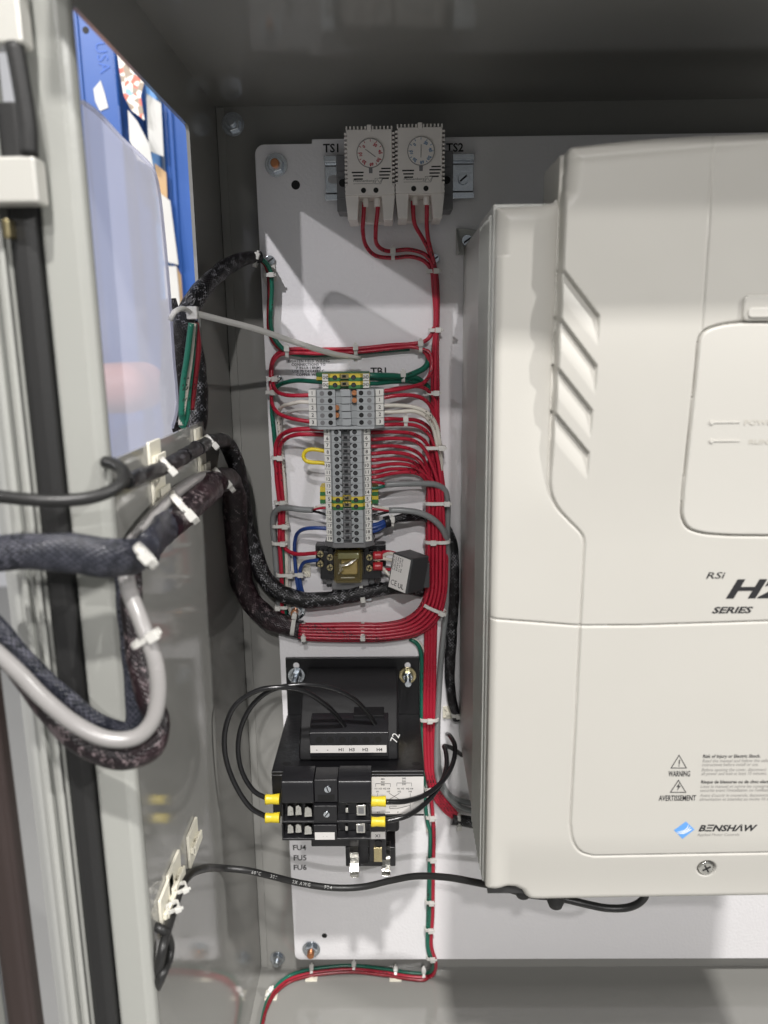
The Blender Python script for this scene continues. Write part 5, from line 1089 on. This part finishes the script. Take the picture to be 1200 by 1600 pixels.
c = Vector(P(303, 489, 98)); obj('head', box(B(), c.x-4, c.x+3, c.y-2, c.y+4, c.z-4, c.z+4), NYLON, lt, bev=.8)
obj('strap', tube_mesh([tuple(q) for q in (Vector(P(302, 492, 98)), Vector(P(285, 482, 112)), Vector(P(272, 488, 118)), Vector(P(266, 500, 116)))], 1.6, flat=.5), NYLON, lt)
# ================================================================== POUCH AND WORKSHOP BEYOND
pp = [PX(u, v, -142)[1:] for u, v in ((128, 160), (150, 176), (190, 218), (215, 240), (236, 262), (242, 276), (247, 300), (256, 380), (264, 470), (270, 560), (275, 620), (274, 645), (268, 668))]
pp += [(88, -80), (225, -80)]
def pouch():
    bm = bmesh.new(); n = len(pp); rows = []
    # a bulging sheet: front and back skins 1 mm apart, subdivided
    me_pts = [(-142, a, b) for a, b in pp]
    lo = [bm.verts.new(V(p)) for p in me_pts]; f = bm.faces.new(lo)
    return bm
o = obj('document_pouch', pouch(), POUCH); 
o['label'] = 'cloudy translucent plastic document pouch hanging in the side opening'; o['category'] = 'plastic pouch'
o = obj('pouch_rim', tube_mesh([(-141.5, a, b) for a, b in pp[:13]], 1.1, flat=1., nseg=8), POUCH); o.parent = bpy.data.objects['document_pouch']
# storage rack outside
YR = -480.   # behind the plate plane
rk = thing('storage_rack', 'blue painted steel rack uprights seen through the side opening', 'storage rack', P(200, 900, YR))
def col(u0, u1, v, y): return P(u0, v, y)[0], P(u1, v, y)[0]
def column(name, u0, u1, y0, y1, m, zlo=-1300, zhi=900, bev=4):
    a, b = col(u0, u1, 150, y1); return obj(name, box(B(), a, b, y0, y1, zlo, zhi), m, rk, bev=bev)
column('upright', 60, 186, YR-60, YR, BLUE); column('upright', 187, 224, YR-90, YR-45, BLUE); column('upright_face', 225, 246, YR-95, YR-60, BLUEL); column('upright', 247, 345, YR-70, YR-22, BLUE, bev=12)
bm = B(); a, b = col(128, 132, 150, YR); box(bm, a, b, YR, YR+3, -1300, 900); a, b = col(262, 268, 150, YR-22); box(bm, a, b, YR-22, YR-17, -1300, 900); obj('pressed_rib', bm, BLUE, rk, bev=1)
x, _, z = P(134, 47, YR); obj('bolt_hole', disc(B(), x, z, 4, YR, YR+.6), HOLE, rk)
x, _, z = P(148, 68, YR); text('stamped_lettering', 'USA', x, z, YR+.8, 14, mat('rack_blue_mark', (.012, .08, .36), .4), rk, rot=-1.45)
G_PP = 'papers pinned to the blue rack'
def sheet(label, poly, y, m, cat='paper', curl=0., name='paper_sheet', mk=None):
    q = [P(u, v, y) for u, v in poly]; bm = B(); prism(bm, [(a[0], a[2]) for a in q], y, y+1.2)
    o = obj(name, bm, m); 
    return tag(o, label, cat, G_PP)
POST = bpy.data.materials.new('coloured_print'); POST.use_nodes = True
nt = POST.node_tree; vo = nt.nodes.new('ShaderNodeTexVoronoi'); vo.inputs['Scale'].default_value = 150; tc = nt.nodes.new('ShaderNodeTexCoord'); nt.links.new(tc.outputs['Object'], vo.inputs['Vector'])
cr = nt.nodes.new('ShaderNodeValToRGB'); cr.color_ramp.interpolation = 'CONSTANT'
for i, (p, c) in enumerate(((0, (.7, .68, .62, 1)), (.35, (.5, .12, .08, 1)), (.5, (.66, .62, .55, 1)), (.66, (.25, .2, .15, 1)), (.8, (.2, .35, .5, 1)))):
    e = cr.color_ramp.elements[i] if i < 2 else cr.color_ramp.elements.new(p); e.position = p; e.color = c
nt.links.new(vo.outputs['Color'], cr.inputs[0]); nt.links.new(cr.outputs[0], nt.nodes['Principled BSDF'].inputs['Base Color'])
sheet('crumpled colour printed notice at the top of the blue rack', [(182, 66), (228, 122), (220, 150), (226, 188), (205, 172), (194, 150), (187, 110)], YR+6, POST)
sheet('narrow white sheet pinned right of the colour notice', [(229, 146), (252, 162), (256, 245), (233, 236)], YR-10, PAPER)
sheet('white sheet half hidden behind the top edge of the pouch', [(200, 172), (215, 190), (233, 225), (240, 262), (215, 250), (203, 220)], YR+4, PAPER)
sheet('brown cardboard strip on the rack beside the pouch', [(242, 255), (260, 270), (262, 312), (246, 305)], YR-12, CARD, 'cardboard')
sheet('tall white sheet beside the pouch edge, middle of the opening', [(248, 300), (266, 314), (279, 414), (256, 408)], YR-8, PAPER)
sheet('lowest white sheet beside the pouch just above the braid', [(256, 416), (276, 416), (284, 500), (262, 500)], YR-8, PAPER)
sheet('tan board strip at the lower right of the white sheets', [(277, 418), (283, 430), (288, 500), (280, 500)], YR-14, CARD, 'cardboard')
x, _, z = P(157, 150, YR); o = obj('torn_sticker', prism(B(), [(x-8, z+8), (x+2, z+18), (x+6, z+2), (x+9, z-14), (x-2, z-18), (x-7, z-6)], YR+.2, YR+1), PAPER); tag(o, 'small torn white sticker on the leftmost blue upright', 'sticker')
a, _, z0_ = P(150, 650, -300); b, _, z1_ = P(235, 560, -300)
cr_ = thing('reflection_block', 'added reddish block standing in for the pink reflection in the cloudy pouch', 'stand-in block', (a, -300, z0_))
obj('reflection_body', box(B(), a-30, b-12, -420, -300, z0_, z1_-6), REDREF, cr_, bev=28, segs=6)  # made-up rounded block, added to show a pink reflection in the pouch
fl_ = obj('workshop_floor', box(B(), -6000, 6000, -5000, 6000, -1310, -1300), WFL); fl_['kind'] = 'structure'
bw_ = obj('workshop_wall', box(B(), -6000, 6000, -3510, -3500, -1299, 3500), WWALL); bw_['kind'] = 'structure'
# neighbouring cabinet shelf outside the opening, carries the harnesses
